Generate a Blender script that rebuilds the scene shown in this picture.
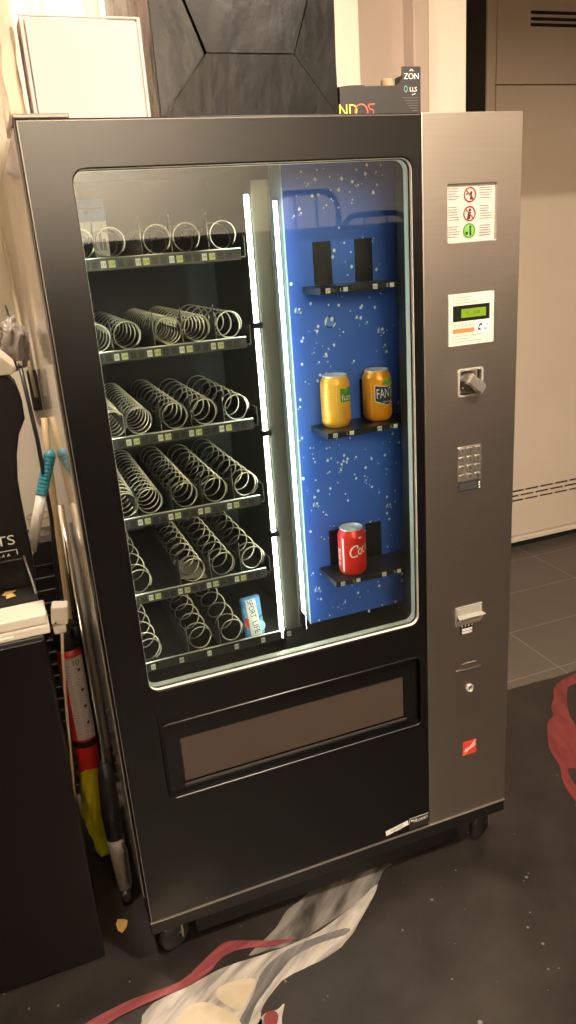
import bpy, bmesh, math, random
from mathutils import Vector, Matrix
from math import pi, sin, cos, radians as R

for o in list(bpy.data.objects):
    bpy.data.objects.remove(o)
SC = bpy.context.scene
COL = SC.collection

# ---------------------------------------------------------------- camera
FPX = 759.736
CAM = Vector((-0.0855, -1.4169, 1.6072))
RIGHT = Vector((0.9325, -0.3543, -0.0707))
FWD = Vector((0.3144, 0.8911, -0.3272))
FWD.normalize(); RIGHT = (RIGHT - FWD * RIGHT.dot(FWD)).normalized()
DOWN = FWD.cross(RIGHT)
cam_data = bpy.data.cameras.new('camera')
cam = bpy.data.objects.new('camera', cam_data); COL.objects.link(cam)
M = Matrix((RIGHT, -DOWN, -FWD)).transposed().to_4x4(); M.translation = CAM
cam.matrix_world = M
cam_data.sensor_fit = 'VERTICAL'; cam_data.sensor_height = 36.0
cam_data.lens = FPX / 1024 * 36.0
cam_data.clip_start = 0.02
SC.camera = cam

# ---------------------------------------------------------------- world, lights, exposure
SC.view_settings.view_transform = 'Standard'
SC.view_settings.look = 'None'
SC.view_settings.gamma = 1.0
SC.view_settings.use_curve_mapping = False
SC.view_settings.exposure = 0.0
w = bpy.data.worlds.new('world'); SC.world = w; w.use_nodes = True
bg = w.node_tree.nodes['Background']
bg.inputs[0].default_value = (1.0, 0.84, 0.68, 1); bg.inputs[1].default_value = 0.03

def area(name, loc, size, power, col, target=None, shape='DISK', spread=None):
    l = bpy.data.lights.new(name, 'AREA'); l.shape = shape; l.size = size; l.energy = power; l.color = col
    o = bpy.data.objects.new(name, l); COL.objects.link(o); o.location = loc
    if target is not None:
        o.rotation_euler = (Vector(target) - Vector(loc)).to_track_quat('-Z', 'Y').to_euler()
    if spread: l.spread = spread
    return o
WARM = (1.0, 0.835, 0.665)
area('ceiling_lamp', (0.95, -1.25, 2.84), 0.14, 122, WARM)
area('wall_fill', (-0.25, 0.40, 2.84), 0.14, 42, WARM)  # unseen lamp added to brighten the wall and side left of the machine
area('rear_wash', (0.4, -2.55, 2.80), 0.3, 185, (1.0, 0.86, 0.72), target=(0.4, -3.4, 2.25))  # added lamp washing the near wall, so its reflection in the glass is bright

# ---------------------------------------------------------------- measuring helper: image point -> point on a real plane
def P(u, v, x=None, y=None, z=None):
    d = FWD + RIGHT * ((u - 288) / FPX) + DOWN * ((v - 512) / FPX)
    i, val = (0, x) if x is not None else (1, y) if y is not None else (2, z)
    return CAM + d * ((val - CAM[i]) / d[i])

# ---------------------------------------------------------------- materials
MATS = {}
def mat(name, col, rough=0.5, metal=0.0, spec=0.5, noise=0.0, nscale=20.0, bump=0.0, bscale=60.0, emit=None, estr=0.0,
        coat=0.0, alpha=1.0, trans=0.0, stretch=None, col2=None, rvar=0.0):
    if name in MATS: return MATS[name]
    m = bpy.data.materials.new(name); m.use_nodes = True
    nt = m.node_tree; b = nt.nodes['Principled BSDF']
    b.inputs['Base Color'].default_value = (*col, 1)
    b.inputs['Roughness'].default_value = rough
    b.inputs['Metallic'].default_value = metal
    b.inputs['Specular IOR Level'].default_value = spec
    b.inputs['Coat Weight'].default_value = coat
    b.inputs['Alpha'].default_value = alpha
    b.inputs['Transmission Weight'].default_value = trans
    if emit:
        b.inputs['Emission Color'].default_value = (*emit, 1); b.inputs['Emission Strength'].default_value = estr
    if noise or bump or rvar:
        tc = nt.nodes.new('ShaderNodeTexCoord')
        mp = nt.nodes.new('ShaderNodeMapping'); nt.links.new(tc.outputs['Object'], mp.inputs[0])
        if stretch: mp.inputs['Scale'].default_value = stretch
    if noise or rvar:
        nz = nt.nodes.new('ShaderNodeTexNoise'); nz.inputs['Scale'].default_value = nscale; nz.inputs['Detail'].default_value = 6
        nt.links.new(mp.outputs[0], nz.inputs['Vector'])
    if noise:
        rp = nt.nodes.new('ShaderNodeValToRGB')
        c2 = col2 or tuple(min(1, c * (1 + noise)) for c in col)
        rp.color_ramp.elements[0].position = 0.3; rp.color_ramp.elements[1].position = 0.7
        rp.color_ramp.elements[0].color = (*(col if col2 else tuple(c * (1 - noise) for c in col)), 1)
        rp.color_ramp.elements[1].color = (*c2, 1)
        nt.links.new(nz.outputs['Fac'], rp.inputs[0]); nt.links.new(rp.outputs[0], b.inputs['Base Color'])
    if rvar:
        mr = nt.nodes.new('ShaderNodeMapRange')
        mr.inputs['To Min'].default_value = max(0.02, rough - rvar); mr.inputs['To Max'].default_value = rough + rvar
        nt.links.new(nz.outputs['Fac'], mr.inputs['Value']); nt.links.new(mr.outputs[0], b.inputs['Roughness'])
    if bump:
        nb = nt.nodes.new('ShaderNodeTexNoise'); nb.inputs['Scale'].default_value = bscale; nb.inputs['Detail'].default_value = 4
        nt.links.new(mp.outputs[0], nb.inputs['Vector'])
        bp = nt.nodes.new('ShaderNodeBump'); bp.inputs['Strength'].default_value = bump; bp.inputs['Distance'].default_value = 0.01
        nt.links.new(nb.outputs['Fac'], bp.inputs['Height']); nt.links.new(bp.outputs[0], b.inputs['Normal'])
    MATS[name] = m
    return m

def glass_mat(name, tint=(1, 1, 1), ior=1.5, rough=0.0, base=None, basefac=0.0, facing=False):
    m = bpy.data.materials.new(name); m.use_nodes = True
    nt = m.node_tree; nt.nodes.clear()
    out = nt.nodes.new('ShaderNodeOutputMaterial')
    tr = nt.nodes.new('ShaderNodeBsdfTransparent'); tr.inputs[0].default_value = (*tint, 1)
    gl = nt.nodes.new('ShaderNodeBsdfGlossy'); gl.inputs['Roughness'].default_value = rough
    fr = nt.nodes.new('ShaderNodeFresnel'); fr.inputs[0].default_value = ior
    mx = nt.nodes.new('ShaderNodeMixShader')
    if facing:
        lw = nt.nodes.new('ShaderNodeLayerWeight'); lw.inputs[0].default_value = 0.18
        nt.links.new(lw.outputs['Facing'], mx.inputs[0])
    else:
        nt.links.new(fr.outputs[0], mx.inputs[0])
    src = tr
    if base:
        df = nt.nodes.new('ShaderNodeBsdfDiffuse'); df.inputs[0].default_value = (*base, 1)
        tl = nt.nodes.new('ShaderNodeBsdfTranslucent'); tl.inputs[0].default_value = (*base, 1)
        m1 = nt.nodes.new('ShaderNodeMixShader'); m1.inputs[0].default_value = 0.5
        nt.links.new(df.outputs[0], m1.inputs[1]); nt.links.new(tl.outputs[0], m1.inputs[2])
        m2 = nt.nodes.new('ShaderNodeMixShader'); m2.inputs[0].default_value = basefac
        nt.links.new(tr.outputs[0], m2.inputs[1]); nt.links.new(m1.outputs[0], m2.inputs[2]); src = m2
    nt.links.new(src.outputs[0], mx.inputs[1]); nt.links.new(gl.outputs[0], mx.inputs[2])
    nt.links.new(mx.outputs[0], out.inputs[0])
    MATS[name] = m
    return m

def emission(name, col, s):
    m = bpy.data.materials.new(name); m.use_nodes = True; nt = m.node_tree; nt.nodes.clear()
    e = nt.nodes.new('ShaderNodeEmission'); e.inputs[0].default_value = (*col, 1); e.inputs[1].default_value = s
    o = nt.nodes.new('ShaderNodeOutputMaterial'); nt.links.new(e.outputs[0], o.inputs[0])
    MATS[name] = m
    return m

black_paint = mat('black_paint', (0.0035, 0.003, 0.003), 0.25, spec=0.5, rvar=0.05, nscale=6)
plinth_black = mat('plinth_black', (0.004, 0.0035, 0.003), 0.5)
steel = mat('brushed_steel', (0.50, 0.45, 0.40), 0.36, metal=1.0, noise=0.03, nscale=9, stretch=(1, 1, 14), rvar=0.025)
side_paint = mat('side_paint', (0.60, 0.53, 0.45), 0.10, coat=0.4)
chrome = mat('chrome', (0.72, 0.68, 0.62), 0.14, metal=1.0)
satin = mat('satin_metal', (0.55, 0.51, 0.46), 0.3, metal=1.0)
wire = mat('spring_wire', (0.80, 0.76, 0.64), 0.28, metal=1.0)
tray_metal = mat('tray_metal', (0.10, 0.10, 0.095), 0.4, metal=0.6)
inner_dark = mat('inner_liner', (0.035, 0.037, 0.035), 0.5)
rim_pale = mat('pale_rim', (0.78, 0.76, 0.68), 0.3)
gasket = mat('rubber_gasket', (0.015, 0.015, 0.014), 0.6)
white_print = mat('white_print', (0.85, 0.83, 0.78), 0.5)
dark_print = mat('dark_print', (0.02, 0.02, 0.02), 0.5)
grey_print = mat('grey_print', (0.30, 0.28, 0.27), 0.6)
red_print = mat('red_print', (0.62, 0.045, 0.03), 0.45)
black_plastic = mat('black_plastic', (0.014, 0.013, 0.012), 0.4)
cream_plastic = mat('cream_plastic', (0.50, 0.45, 0.375), 0.45)

# ---------------------------------------------------------------- mesh helpers
def new_obj(name, bm, m, parent=None, smooth=False, bevel=0.0, seg=2):
    me = bpy.data.meshes.new(name)
    bmesh.ops.recalc_face_normals(bm, faces=bm.faces[:])
    bm.to_mesh(me); bm.free()
    for mm in (m if isinstance(m, (list, tuple)) else [m]): me.materials.append(mm)
    if smooth:
        for p in me.polygons: p.use_smooth = True
        if smooth == 'auto':
            me.set_sharp_from_angle(angle=R(35))
    o = bpy.data.objects.new(name, me); COL.objects.link(o)
    if parent is not None: o.parent = parent
    if bevel:
        b = o.modifiers.new('bevel', 'BEVEL'); b.width = bevel; b.segments = seg; b.limit_method = 'ANGLE'; b.angle_limit = R(40)
    return o
def tag(o, label=None, cat=None, group=None, kind=None):
    if label: o['label'] = label
    if cat: o['category'] = cat
    if group: o['group'] = group
    if kind: o['kind'] = kind
    return o
def thing(name, label, cat, loc=(0, 0, 0), group=None, rz=0):
    o = bpy.data.objects.new(name, None); COL.objects.link(o); o.location = loc; o.rotation_euler[2] = rz
    o.empty_display_size = 0.05
    return tag(o, label, cat, group)
def struct(name, bm, m, **k):
    return tag(new_obj(name, bm, m, **k), kind='structure')
def box(bm, x0, x1, y0, y1, z0, z1, mi=0):
    vs = [bm.verts.new((x, y, z)) for x in (x0, x1) for y in (y0, y1) for z in (z0, z1)]
    fs = [(0, 1, 3, 2), (4, 6, 7, 5), (0, 4, 5, 1), (2, 3, 7, 6), (0, 2, 6, 4), (1, 5, 7, 3)]
    out = []
    for f in fs:
        fc = bm.faces.new([vs[i] for i in f]); fc.material_index = mi; out.append(fc)
    return vs
def boxm(*a):
    bm = bmesh.new(); box(bm, *a); return bm
def quad(bm, pts, mi=0):
    f = bm.faces.new([bm.verts.new(p) for p in pts]); f.material_index = mi; return f
def frame_basis(d):
    d = d.normalized(); u = Vector((0, 0, 1)) if abs(d.z) < 0.9 else Vector((1, 0, 0))
    a = d.cross(u).normalized(); return a, d.cross(a).normalized()
def tube(bm, pts, r, n=10, cap=True, mi=0, closed=False):
    pts = [Vector(p) for p in pts]; rings = []
    rad = r if isinstance(r, (list, tuple)) else [r] * len(pts)
    a = None
    for i, p in enumerate(pts):
        if closed: d = pts[(i + 1) % len(pts)] - pts[i - 1]
        else: d = pts[min(i + 1, len(pts) - 1)] - pts[max(i - 1, 0)]
        d.normalize()
        if a is None: a, b = frame_basis(d)
        else:
            a = (a - d * a.dot(d)).normalized()
        b = d.cross(a)
        rings.append([bm.verts.new(p + (a * cos(2 * pi * k / n) + b * sin(2 * pi * k / n)) * rad[i]) for k in range(n)])
    L = len(rings)
    for i in range(L if closed else L - 1):
        r0, r1 = rings[i], rings[(i + 1) % L]
        for k in range(n):
            f = bm.faces.new((r0[k], r0[(k + 1) % n], r1[(k + 1) % n], r1[k])); f.material_index = mi; f.smooth = True
    if cap and not closed:
        for rg in (rings[0], rings[-1]):
            f = bm.faces.new(rg); f.material_index = mi
def lathe(bm, prof, n=32, c=(0, 0, 0), mi=0, axis='z', cap=True):
    rings = []
    for r, h in prof:
        rg = []
        for k in range(n):
            t = 2 * pi * k / n
            if axis == 'z': v = (c[0] + r * cos(t), c[1] + r * sin(t), c[2] + h)
            else: v = (c[0] + r * cos(t), c[1] + h, c[2] + r * sin(t))
            rg.append(bm.verts.new(v))
        rings.append(rg)
    for a, b in zip(rings, rings[1:]):
        for k in range(n):
            f = bm.faces.new((a[k], a[(k + 1) % n], b[(k + 1) % n], b[k])); f.material_index = mi; f.smooth = True
    if cap:
        for rg in (rings[0], rings[-1]):
            f = bm.faces.new(rg); f.material_index = mi
def rrect(x0, x1, z0, z1, r, n=5):
    pts = []
    for cx, cz, a0 in ((x1 - r, z0 + r, -pi / 2), (x1 - r, z1 - r, 0), (x0 + r, z1 - r, pi / 2), (x0 + r, z0 + r, pi)):
        for k in range(n + 1):
            a = a0 + pi / 2 * k / n; pts.append((cx + r * cos(a), cz + r * sin(a)))
    return pts
def plate(bm, outer, holes, y0, y1, mi=0):
    """flat plate in the xz plane between y0 and y1, with holes"""
    loops = [outer] + holes
    for y in (y0, y1):
        es = []
        for lp in loops:
            vs = [bm.verts.new((x, y, z)) for x, z in lp]
            es += [bm.edges.new((vs[i], vs[(i + 1) % len(vs)])) for i in range(len(vs))]
        r = bmesh.ops.triangle_fill(bm, use_beauty=True, use_dissolve=False, edges=es)
        for g in r['geom']:
            if isinstance(g, bmesh.types.BMFace): g.material_index = mi
    for lp in loops:
        n = len(lp)
        for i in range(n):
            (xa, za), (xb, zb) = lp[i], lp[(i + 1) % n]
            quad(bm, [(xa, y0, za), (xb, y0, zb), (xb, y1, zb), (xa, y1, za)], mi)
    bmesh.ops.remove_doubles(bm, verts=bm.verts[:], dist=1e-6)
def text_bm(s, size, extrude=0.0, res=3, sx=1.0, shear=0.0, spacing=1.0):
    cu = bpy.data.curves.new('lettering', 'FONT'); cu.body = s; cu.size = size; cu.resolution_u = res
    cu.align_x = 'CENTER'; cu.align_y = 'CENTER'; cu.shear = shear; cu.space_character = spacing; cu.extrude = extrude
    o = bpy.data.objects.new('lettering', cu); COL.objects.link(o)
    bpy.context.view_layer.update()
    dg = bpy.context.evaluated_depsgraph_get()
    me = bpy.data.meshes.new_from_object(o.evaluated_get(dg))
    bm = bmesh.new(); bm.from_mesh(me)
    bpy.data.objects.remove(o); bpy.data.curves.remove(cu); bpy.data.meshes.remove(me)
    if sx != 1.0:
        for v in bm.verts: v.co.x *= sx
    return bm
def merge(dst, src, fn=None, mi=None):
    mp = {}
    for v in src.verts:
        mp[v] = dst.verts.new(fn(v.co) if fn else v.co)
    for f in src.faces:
        try:
            nf = dst.faces.new([mp[v] for v in f.verts]); nf.material_index = f.material_index if mi is None else mi
        except ValueError: pass
    src.free()
def stext(dst, s, cx, cz, size, y, mi=0, rot=0.0, bold=0.0, **k):
    """text on an xz plane facing -y"""
    c, sn = cos(rot), sin(rot)
    merge(dst, text_bm(s, size, **k), lambda p: Vector((cx + p.x * c - p.y * sn, y, cz + p.x * sn + p.y * c)), mi)
def disc(bm, cx, cz, r, y, n=20, mi=0, r_in=0.0, sx=1.0):
    if r_in <= 0:
        f = bm.faces.new([bm.verts.new((cx + r * sx * cos(2 * pi * k / n), y, cz + r * sin(2 * pi * k / n))) for k in range(n)]); f.material_index = mi
    else:
        a = [bm.verts.new((cx + r * sx * cos(2 * pi * k / n), y, cz + r * sin(2 * pi * k / n))) for k in range(n)]
        b = [bm.verts.new((cx + r_in * sx * cos(2 * pi * k / n), y, cz + r_in * sin(2 * pi * k / n))) for k in range(n)]
        for k in range(n):
            f = bm.faces.new((a[k], a[(k + 1) % n], b[(k + 1) % n], b[k])); f.material_index = mi
def qxz(bm, x0, x1, z0, z1, y, mi=0):
    return quad(bm, [(x0, y, z0), (x1, y, z0), (x1, y, z1), (x0, y, z1)], mi)
rnd = random.Random(7)

# ================================================================ THE SETTING
XL, XR, YN, YF, CEIL = -2.3, 3.6, -3.4, 2.6, 2.92
wall_warm = mat('wall_plaster', (0.80, 0.73, 0.61), 0.75, noise=0.03, nscale=3, bump=0.06, bscale=90)
wall_pinkish = mat('door_paint', (0.46, 0.365, 0.30), 0.55, noise=0.03, nscale=2)
trim_paint = mat('trim_paint', (0.78, 0.70, 0.58), 0.5)
dark_panel = mat('dark_wainscot', (0.016, 0.012, 0.010), 0.5, noise=0.3, nscale=3)
ceil_m = mat('ceiling_paint', (0.74, 0.68, 0.60), 0.8)

# floor: black painted up to y=.62, grey tiles beyond
fm = bpy.data.materials.new('floor_paint_and_tile'); fm.use_nodes = True
nt = fm.node_tree; b = nt.nodes['Principled BSDF']; N = nt.nodes.new; L = nt.links.new
tc = N('ShaderNodeTexCoord')
sep = N('ShaderNodeSeparateXYZ'); L(tc.outputs['Object'], sep.inputs[0])
n1 = N('ShaderNodeTexNoise'); n1.inputs['Scale'].default_value = 5; n1.inputs['Detail'].default_value = 8; n1.inputs['Roughness'].default_value = 0.65
L(tc.outputs['Object'], n1.inputs['Vector'])
r1 = N('ShaderNodeValToRGB'); r1.color_ramp.elements[0].position = 0.35; r1.color_ramp.elements[1].position = 0.8
r1.color_ramp.elements[0].color = (0.0115, 0.0092, 0.0074, 1); r1.color_ramp.elements[1].color = (0.036, 0.0295, 0.0245, 1)
L(n1.outputs['Fac'], r1.inputs[0])
# speckles of pale paint
vo = N('ShaderNodeTexVoronoi'); vo.inputs['Scale'].default_value = 26; L(tc.outputs['Object'], vo.inputs['Vector'])
n2 = N('ShaderNodeTexNoise'); n2.inputs['Scale'].default_value = 9; L(tc.outputs['Object'], n2.inputs['Vector'])
th = N('ShaderNodeMath'); th.operation = 'MULTIPLY_ADD'; th.inputs[1].default_value = 0.34; th.inputs[2].default_value = -0.118
L(n2.outputs['Fac'], th.inputs[0])
lt = N('ShaderNodeMath'); lt.operation = 'LESS_THAN'; L(vo.outputs['Distance'], lt.inputs[0]); L(th.outputs[0], lt.inputs[1])
mxs = N('ShaderNodeMix'); mxs.data_type = 'RGBA'; L(lt.outputs[0], mxs.inputs[0]); L(r1.outputs[0], mxs.inputs[6]); mxs.inputs[7].default_value = (0.20, 0.175, 0.145, 1)
# tiles
mpt = N('ShaderNodeMapping'); L(tc.outputs['Object'], mpt.inputs[0]); mpt.inputs['Location'].default_value = (-1.715, -0.98, 0)
br = N('ShaderNodeTexBrick'); L(mpt.outputs[0], br.inputs['Vector'])
br.offset = 0.0; br.squash = 1.0
br.inputs['Scale'].default_value = 1.0; br.inputs['Brick Width'].default_value = 0.603; br.inputs['Row Height'].default_value = 0.31
br.inputs['Mortar Size'].default_value = 0.0028; br.inputs['Mortar Smooth'].default_value = 0.1
br.inputs['Color1'].default_value = (0.105, 0.09, 0.075, 1); br.inputs['Color2'].default_value = (0.12, 0.102, 0.085, 1); br.inputs['Mortar'].default_value = (0.23, 0.195, 0.16, 1)
nj = N('ShaderNodeTexNoise'); nj.inputs['Scale'].default_value = 14; L(tc.outputs['Object'], nj.inputs['Vector'])
ed = N('ShaderNodeMath'); ed.operation = 'MULTIPLY_ADD'; ed.inputs[1].default_value = 0.03; L(nj.outputs['Fac'], ed.inputs[0]); L(sep.outputs['Y'], ed.inputs[2])
gt = N('ShaderNodeMath'); gt.operation = 'GREATER_THAN'; gt.inputs[1].default_value = 0.637; L(ed.outputs[0], gt.inputs[0])
mxt = N('ShaderNodeMix'); mxt.data_type = 'RGBA'; L(gt.outputs[0], mxt.inputs[0]); L(mxs.outputs[2], mxt.inputs[6]); L(br.outputs['Color'], mxt.inputs[7])
L(mxt.outputs[2], b.inputs['Base Color'])
rr = N('ShaderNodeMapRange'); rr.inputs['To Min'].default_value = 0.30; rr.inputs['To Max'].default_value = 0.52; L(n1.outputs['Fac'], rr.inputs['Value']); L(rr.outputs[0], b.inputs['Roughness'])
bpn = N('ShaderNodeBump'); bpn.inputs['Strength'].default_value = 0.12; bpn.inputs['Distance'].default_value = 0.01; L(n1.outputs['Fac'], bpn.inputs['Height']); L(bpn.outputs[0], b.inputs['Normal'])
struct('floor', boxm(XL, XR, YN, YF, -0.08, 0), fm)
struct('ceiling', boxm(XL, XR, YN, YF, CEIL, CEIL + 0.08), ceil_m)

WY = 0.95                                       # front of the wall behind the machine
# back wall: left stretch, a door opening behind the black carton, the bright pier beside the recess
bm = bmesh.new()
box(bm, XL, 1.00, WY, WY + 0.12, 0, CEIL)
box(bm, 1.31, 1.464, WY, WY + 0.12, 0, CEIL)
box(bm, 1.00, 1.31, WY, WY + 0.12, 2.45, CEIL)
struct('wall_back', bm, wall_warm)
struct('door_1', boxm(1.00, 1.31, WY + 0.05, WY + 0.09, 0, 2.45), wall_pinkish)
struct('trim_1', boxm(1.00, 1.085, WY - 0.012, WY + 0.05, 0, 2.45), trim_paint, bevel=0.004)
struct('trim_2', boxm(1.268, 1.322, WY - 0.015, WY + 0.05, 0, 2.45), wall_pinkish, bevel=0.004)
struct('wall_recess', boxm(1.36, 1.464, WY + 0.12, YF, 0, CEIL), wall_warm)
struct('wall_far', boxm(XL, XR, YF, YF + 0.1, 0, CEIL), wall_warm)
bm = bmesh.new(); box(bm, XL, XR, YN - 0.1, YN, 1.72, CEIL, 0); box(bm, XL, XR, YN - 0.1, YN + 0.01, 0, 1.72, 1)
struct('wall_near', bm, [wall_warm, dark_panel])
bm = bmesh.new(); box(bm, XL - 0.1, XL, YN, YF, 1.5, CEIL, 0); box(bm, XL - 0.1, XL + 0.01, YN, YF, 0, 1.5, 1)
struct('wall_left', bm, [wall_warm, dark_panel])
bm = bmesh.new(); box(bm, XR, XR + 0.1, YN, YF, 1.5, CEIL, 0); box(bm, XR - 0.01, XR + 0.1, YN, YF, 0, 1.5, 1)
struct('wall_right', bm, [wall_warm, dark_panel])
struct('wall_shade_beam', boxm(1.38, XR, 0.25, 0.37, 2.288, CEIL), wall_warm)  # unseen beam added to cast the shade line across the metal cabinet

# ---------------------------------------------------------------- painted floor art
def floor_patch(name, pts, z, m, label, cat, thick=0.0006):
    bm = bmesh.new()
    top = [bm.verts.new((p[0], p[1], z + thick)) for p in pts]
    es = [bm.edges.new((top[i], top[(i + 1) % len(top)])) for i in range(len(top))]
    bmesh.ops.triangle_fill(bm, use_beauty=True, edges=es)
    bot = [bm.verts.new((p[0], p[1], z)) for p in pts]
    for i in range(len(pts)):
        j = (i + 1) % len(pts); bm.faces.new((top[i], top[j], bot[j], bot[i]))
    o = new_obj(name, bm, m)
    if label: tag(o, label, cat)
    return o
def smooth_loop(pts, n=4, jitter=0.0):
    out = []; k = len(pts)
    for i in range(k):
        p0, p1, p2, p3 = [Vector(pts[(i + j) % k]) for j in (-1, 0, 1, 2)]
        for s in range(n):
            t = s / n
            q = 0.5 * ((2 * p1) + (-p0 + p2) * t + (2 * p0 - 5 * p1 + 4 * p2 - p3) * t * t + (-p0 + 3 * p1 - 3 * p2 + p3) * t ** 3)
            if jitter: q = q + Vector((rnd.uniform(-1, 1), rnd.uniform(-1, 1))) * jitter
            out.append(q)
    return out
def c3(x, y): return (60 + x / 1.694, 840 + y / 1.694)
def floorpts(px, n=4, jit=0.0): return [P(u, v, z=0.0) for u, v in smooth_loop(px, n, jit)]
def streak_paint(name, ca, cb, rot, sc=(4, 40, 4), rough=0.45):
    m = bpy.data.materials.new(name); m.use_nodes = True; nt = m.node_tree; b = nt.nodes['Principled BSDF']
    tc = nt.nodes.new('ShaderNodeTexCoord'); mp = nt.nodes.new('ShaderNodeMapping'); mp.vector_type = 'TEXTURE'
    mp.inputs['Rotation'].default_value = (0, 0, rot); mp.inputs['Scale'].default_value = (1 / sc[0], 1 / sc[1], 1)
    nt.links.new(tc.outputs['Object'], mp.inputs[0])
    nz = nt.nodes.new('ShaderNodeTexNoise'); nz.inputs['Scale'].default_value = 1.6; nz.inputs['Detail'].default_value = 7; nz.inputs['Distortion'].default_value = 0.5
    nt.links.new(mp.outputs[0], nz.inputs['Vector'])
    rp = nt.nodes.new('ShaderNodeValToRGB'); rp.color_ramp.elements[0].position = 0.36; rp.color_ramp.elements[1].position = 0.66
    rp.color_ramp.elements[0].color = (*ca, 1); rp.color_ramp.elements[1].color = (*cb, 1)
    nt.links.new(nz.outputs['Fac'], rp.inputs[0]); nt.links.new(rp.outputs[0], b.inputs['Base Color'])
    b.inputs['Roughness'].default_value = rough
    bp = nt.nodes.new('ShaderNodeBump'); bp.inputs['Strength'].default_value = 0.25; bp.inputs['Distance'].default_value = 0.004
    nt.links.new(nz.outputs['Fac'], bp.inputs['Height']); nt.links.new(bp.outputs[0], b.inputs['Normal'])
    MATS[name] = m
    return m
p_white = streak_paint('white_floor_paint', (0.2158, 0.1978, 0.1798), (0.5214, 0.4855, 0.4315), R(32), (4, 26, 1))
p_wash = streak_paint('grey_wash_paint', (0.0341, 0.0307, 0.0273), (0.2455, 0.2251, 0.1978), R(40), (3, 16, 1))
p_grey = streak_paint('grey_floor_paint', (0.0806, 0.0775, 0.0775), (0.1984, 0.1860, 0.1736), R(35), (3, 30, 1))
p_cream = streak_paint('cream_floor_paint', (0.4320, 0.3600, 0.2448), (0.5328, 0.4608, 0.3384), R(10), (8, 12, 1))
p_pink = streak_paint('pink_floor_paint', (0.1540, 0.0303, 0.0330), (0.2750, 0.0715, 0.0770), R(15), (3, 34, 1))
p_red = streak_paint('red_floor_paint', (0.1402, 0.0186, 0.0186), (0.2145, 0.0413, 0.0413), R(75), (5, 22, 1))

art = thing('floor_painting', 'white and grey brushed floor painting reaching out from under the vending machine', 'painting', P(270, 960, z=0))
def art_part(name, pts, z, m, lab=None):
    o = floor_patch(name, pts, z, m, None, None); o.parent = art; o.matrix_parent_inverse = Matrix.Translation(art.location).inverted()
    if lab: o['label'] = lab
    return o
art_part('brush_wash', floorpts([c3(*q) for q in [(560, 40), (548, 52), (535, 78), (500, 110), (440, 150), (400, 175), (355, 186), (320, 196), (345, 170), (365, 150), (385, 120), (410, 100), (440, 72), (500, 44)]], 4, 0.3), 0.0002, p_wash, 'thin grey wash')
art_part('white_stroke', floorpts([c3(*q) for q in [(538, 75), (526, 105), (510, 135), (495, 160), (470, 187), (440, 206), (405, 222), (375, 240), (355, 265), (340, 290), (322, 330), (120, 345), (137, 312), (140, 298), (155, 280), (180, 265), (215, 250), (250, 230), (290, 212), (340, 196), (385, 180), (430, 160), (460, 140), (490, 118), (515, 95)]], 4, 0.35), 0.0008, p_white, 'white brushed paint')
art_part('grey_stroke', floorpts([c3(*q) for q in [(492, 152), (482, 162), (455, 170), (425, 182), (395, 200), (372, 225), (350, 255), (330, 285), (312, 330), (292, 330), (310, 295), (328, 262), (338, 232), (360, 205), (395, 182), (440, 164), (475, 152)]], 4, 0.25), 0.0015, p_grey, 'grey brushed band')
art_part('cream_patch', floorpts([c3(*q) for q in [(332, 240), (322, 265), (305, 290), (285, 283), (266, 268), (268, 252), (290, 242), (315, 236)]]), 0.0022, p_cream, 'cream oval beside the grey band')
art_part('cream_patch', floorpts([c3(*q) for q in [(245, 276), (275, 286), (300, 302), (305, 335), (190, 340), (200, 310), (215, 285)]]), 0.0022, p_cream, 'cream oval at the bottom')
flame = thing('floor_petal_painting', 'small white floor-painted petal with a red centre, at the bottom edge below the white stroke', 'painting', P(268, 1016, z=0))
for nm, px, z, m in (('petal', [(380, 278), (376, 300), (372, 335), (325, 340), (335, 312), (348, 294), (368, 288)], 0.0008, p_white),
                     ('red_centre', [(366, 292), (370, 302), (364, 318), (350, 316), (345, 304), (352, 292)], 0.0015, p_red)):
    o = floor_patch(nm, floorpts([c3(*q) for q in px], 4), z, m, None, None); o.parent = flame; o.matrix_parent_inverse = Matrix.Translation(flame.location).inverted()
floor_patch('floor_stroke_painting', floorpts([c3(*q) for q in [(20, 345), (45, 312), (120, 273), (200, 243), (235, 214), (260, 190), (280, 175), (310, 172), (360, 172), (400, 168), (365, 180), (325, 184), (295, 190), (272, 203), (252, 226), (215, 250), (170, 268), (110, 296), (75, 318), (45, 345)]], 4, 0.2), 0.003, p_pink,
            'long thin pink stroke of paint across the black floor in front of the vending machine', 'painting')
def c5(x, y): return (526 + x / 6.02, 650 + y / 6.02)
ring = [(310, 138), (265, 160), (205, 190), (165, 240), (168, 290), (150, 340), (165, 400), (132, 430), (130, 520), (140, 590), (175, 655), (205, 700), (215, 770), (240, 830), (275, 880), (310, 920), (360, 960), (370, 900), (310, 830), (268, 770), (255, 715), (330, 700), (330, 560), (290, 440), (262, 395), (250, 330), (246, 260), (262, 215), (330, 200), (380, 190), (380, 130)]
floor_patch('floor_loop_painting', floorpts([c5(*q) for q in ring], 3, 0.12), 0.0004, p_red,
            'red looped paint stroke on the black floor right of the vending machine', 'painting')

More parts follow.
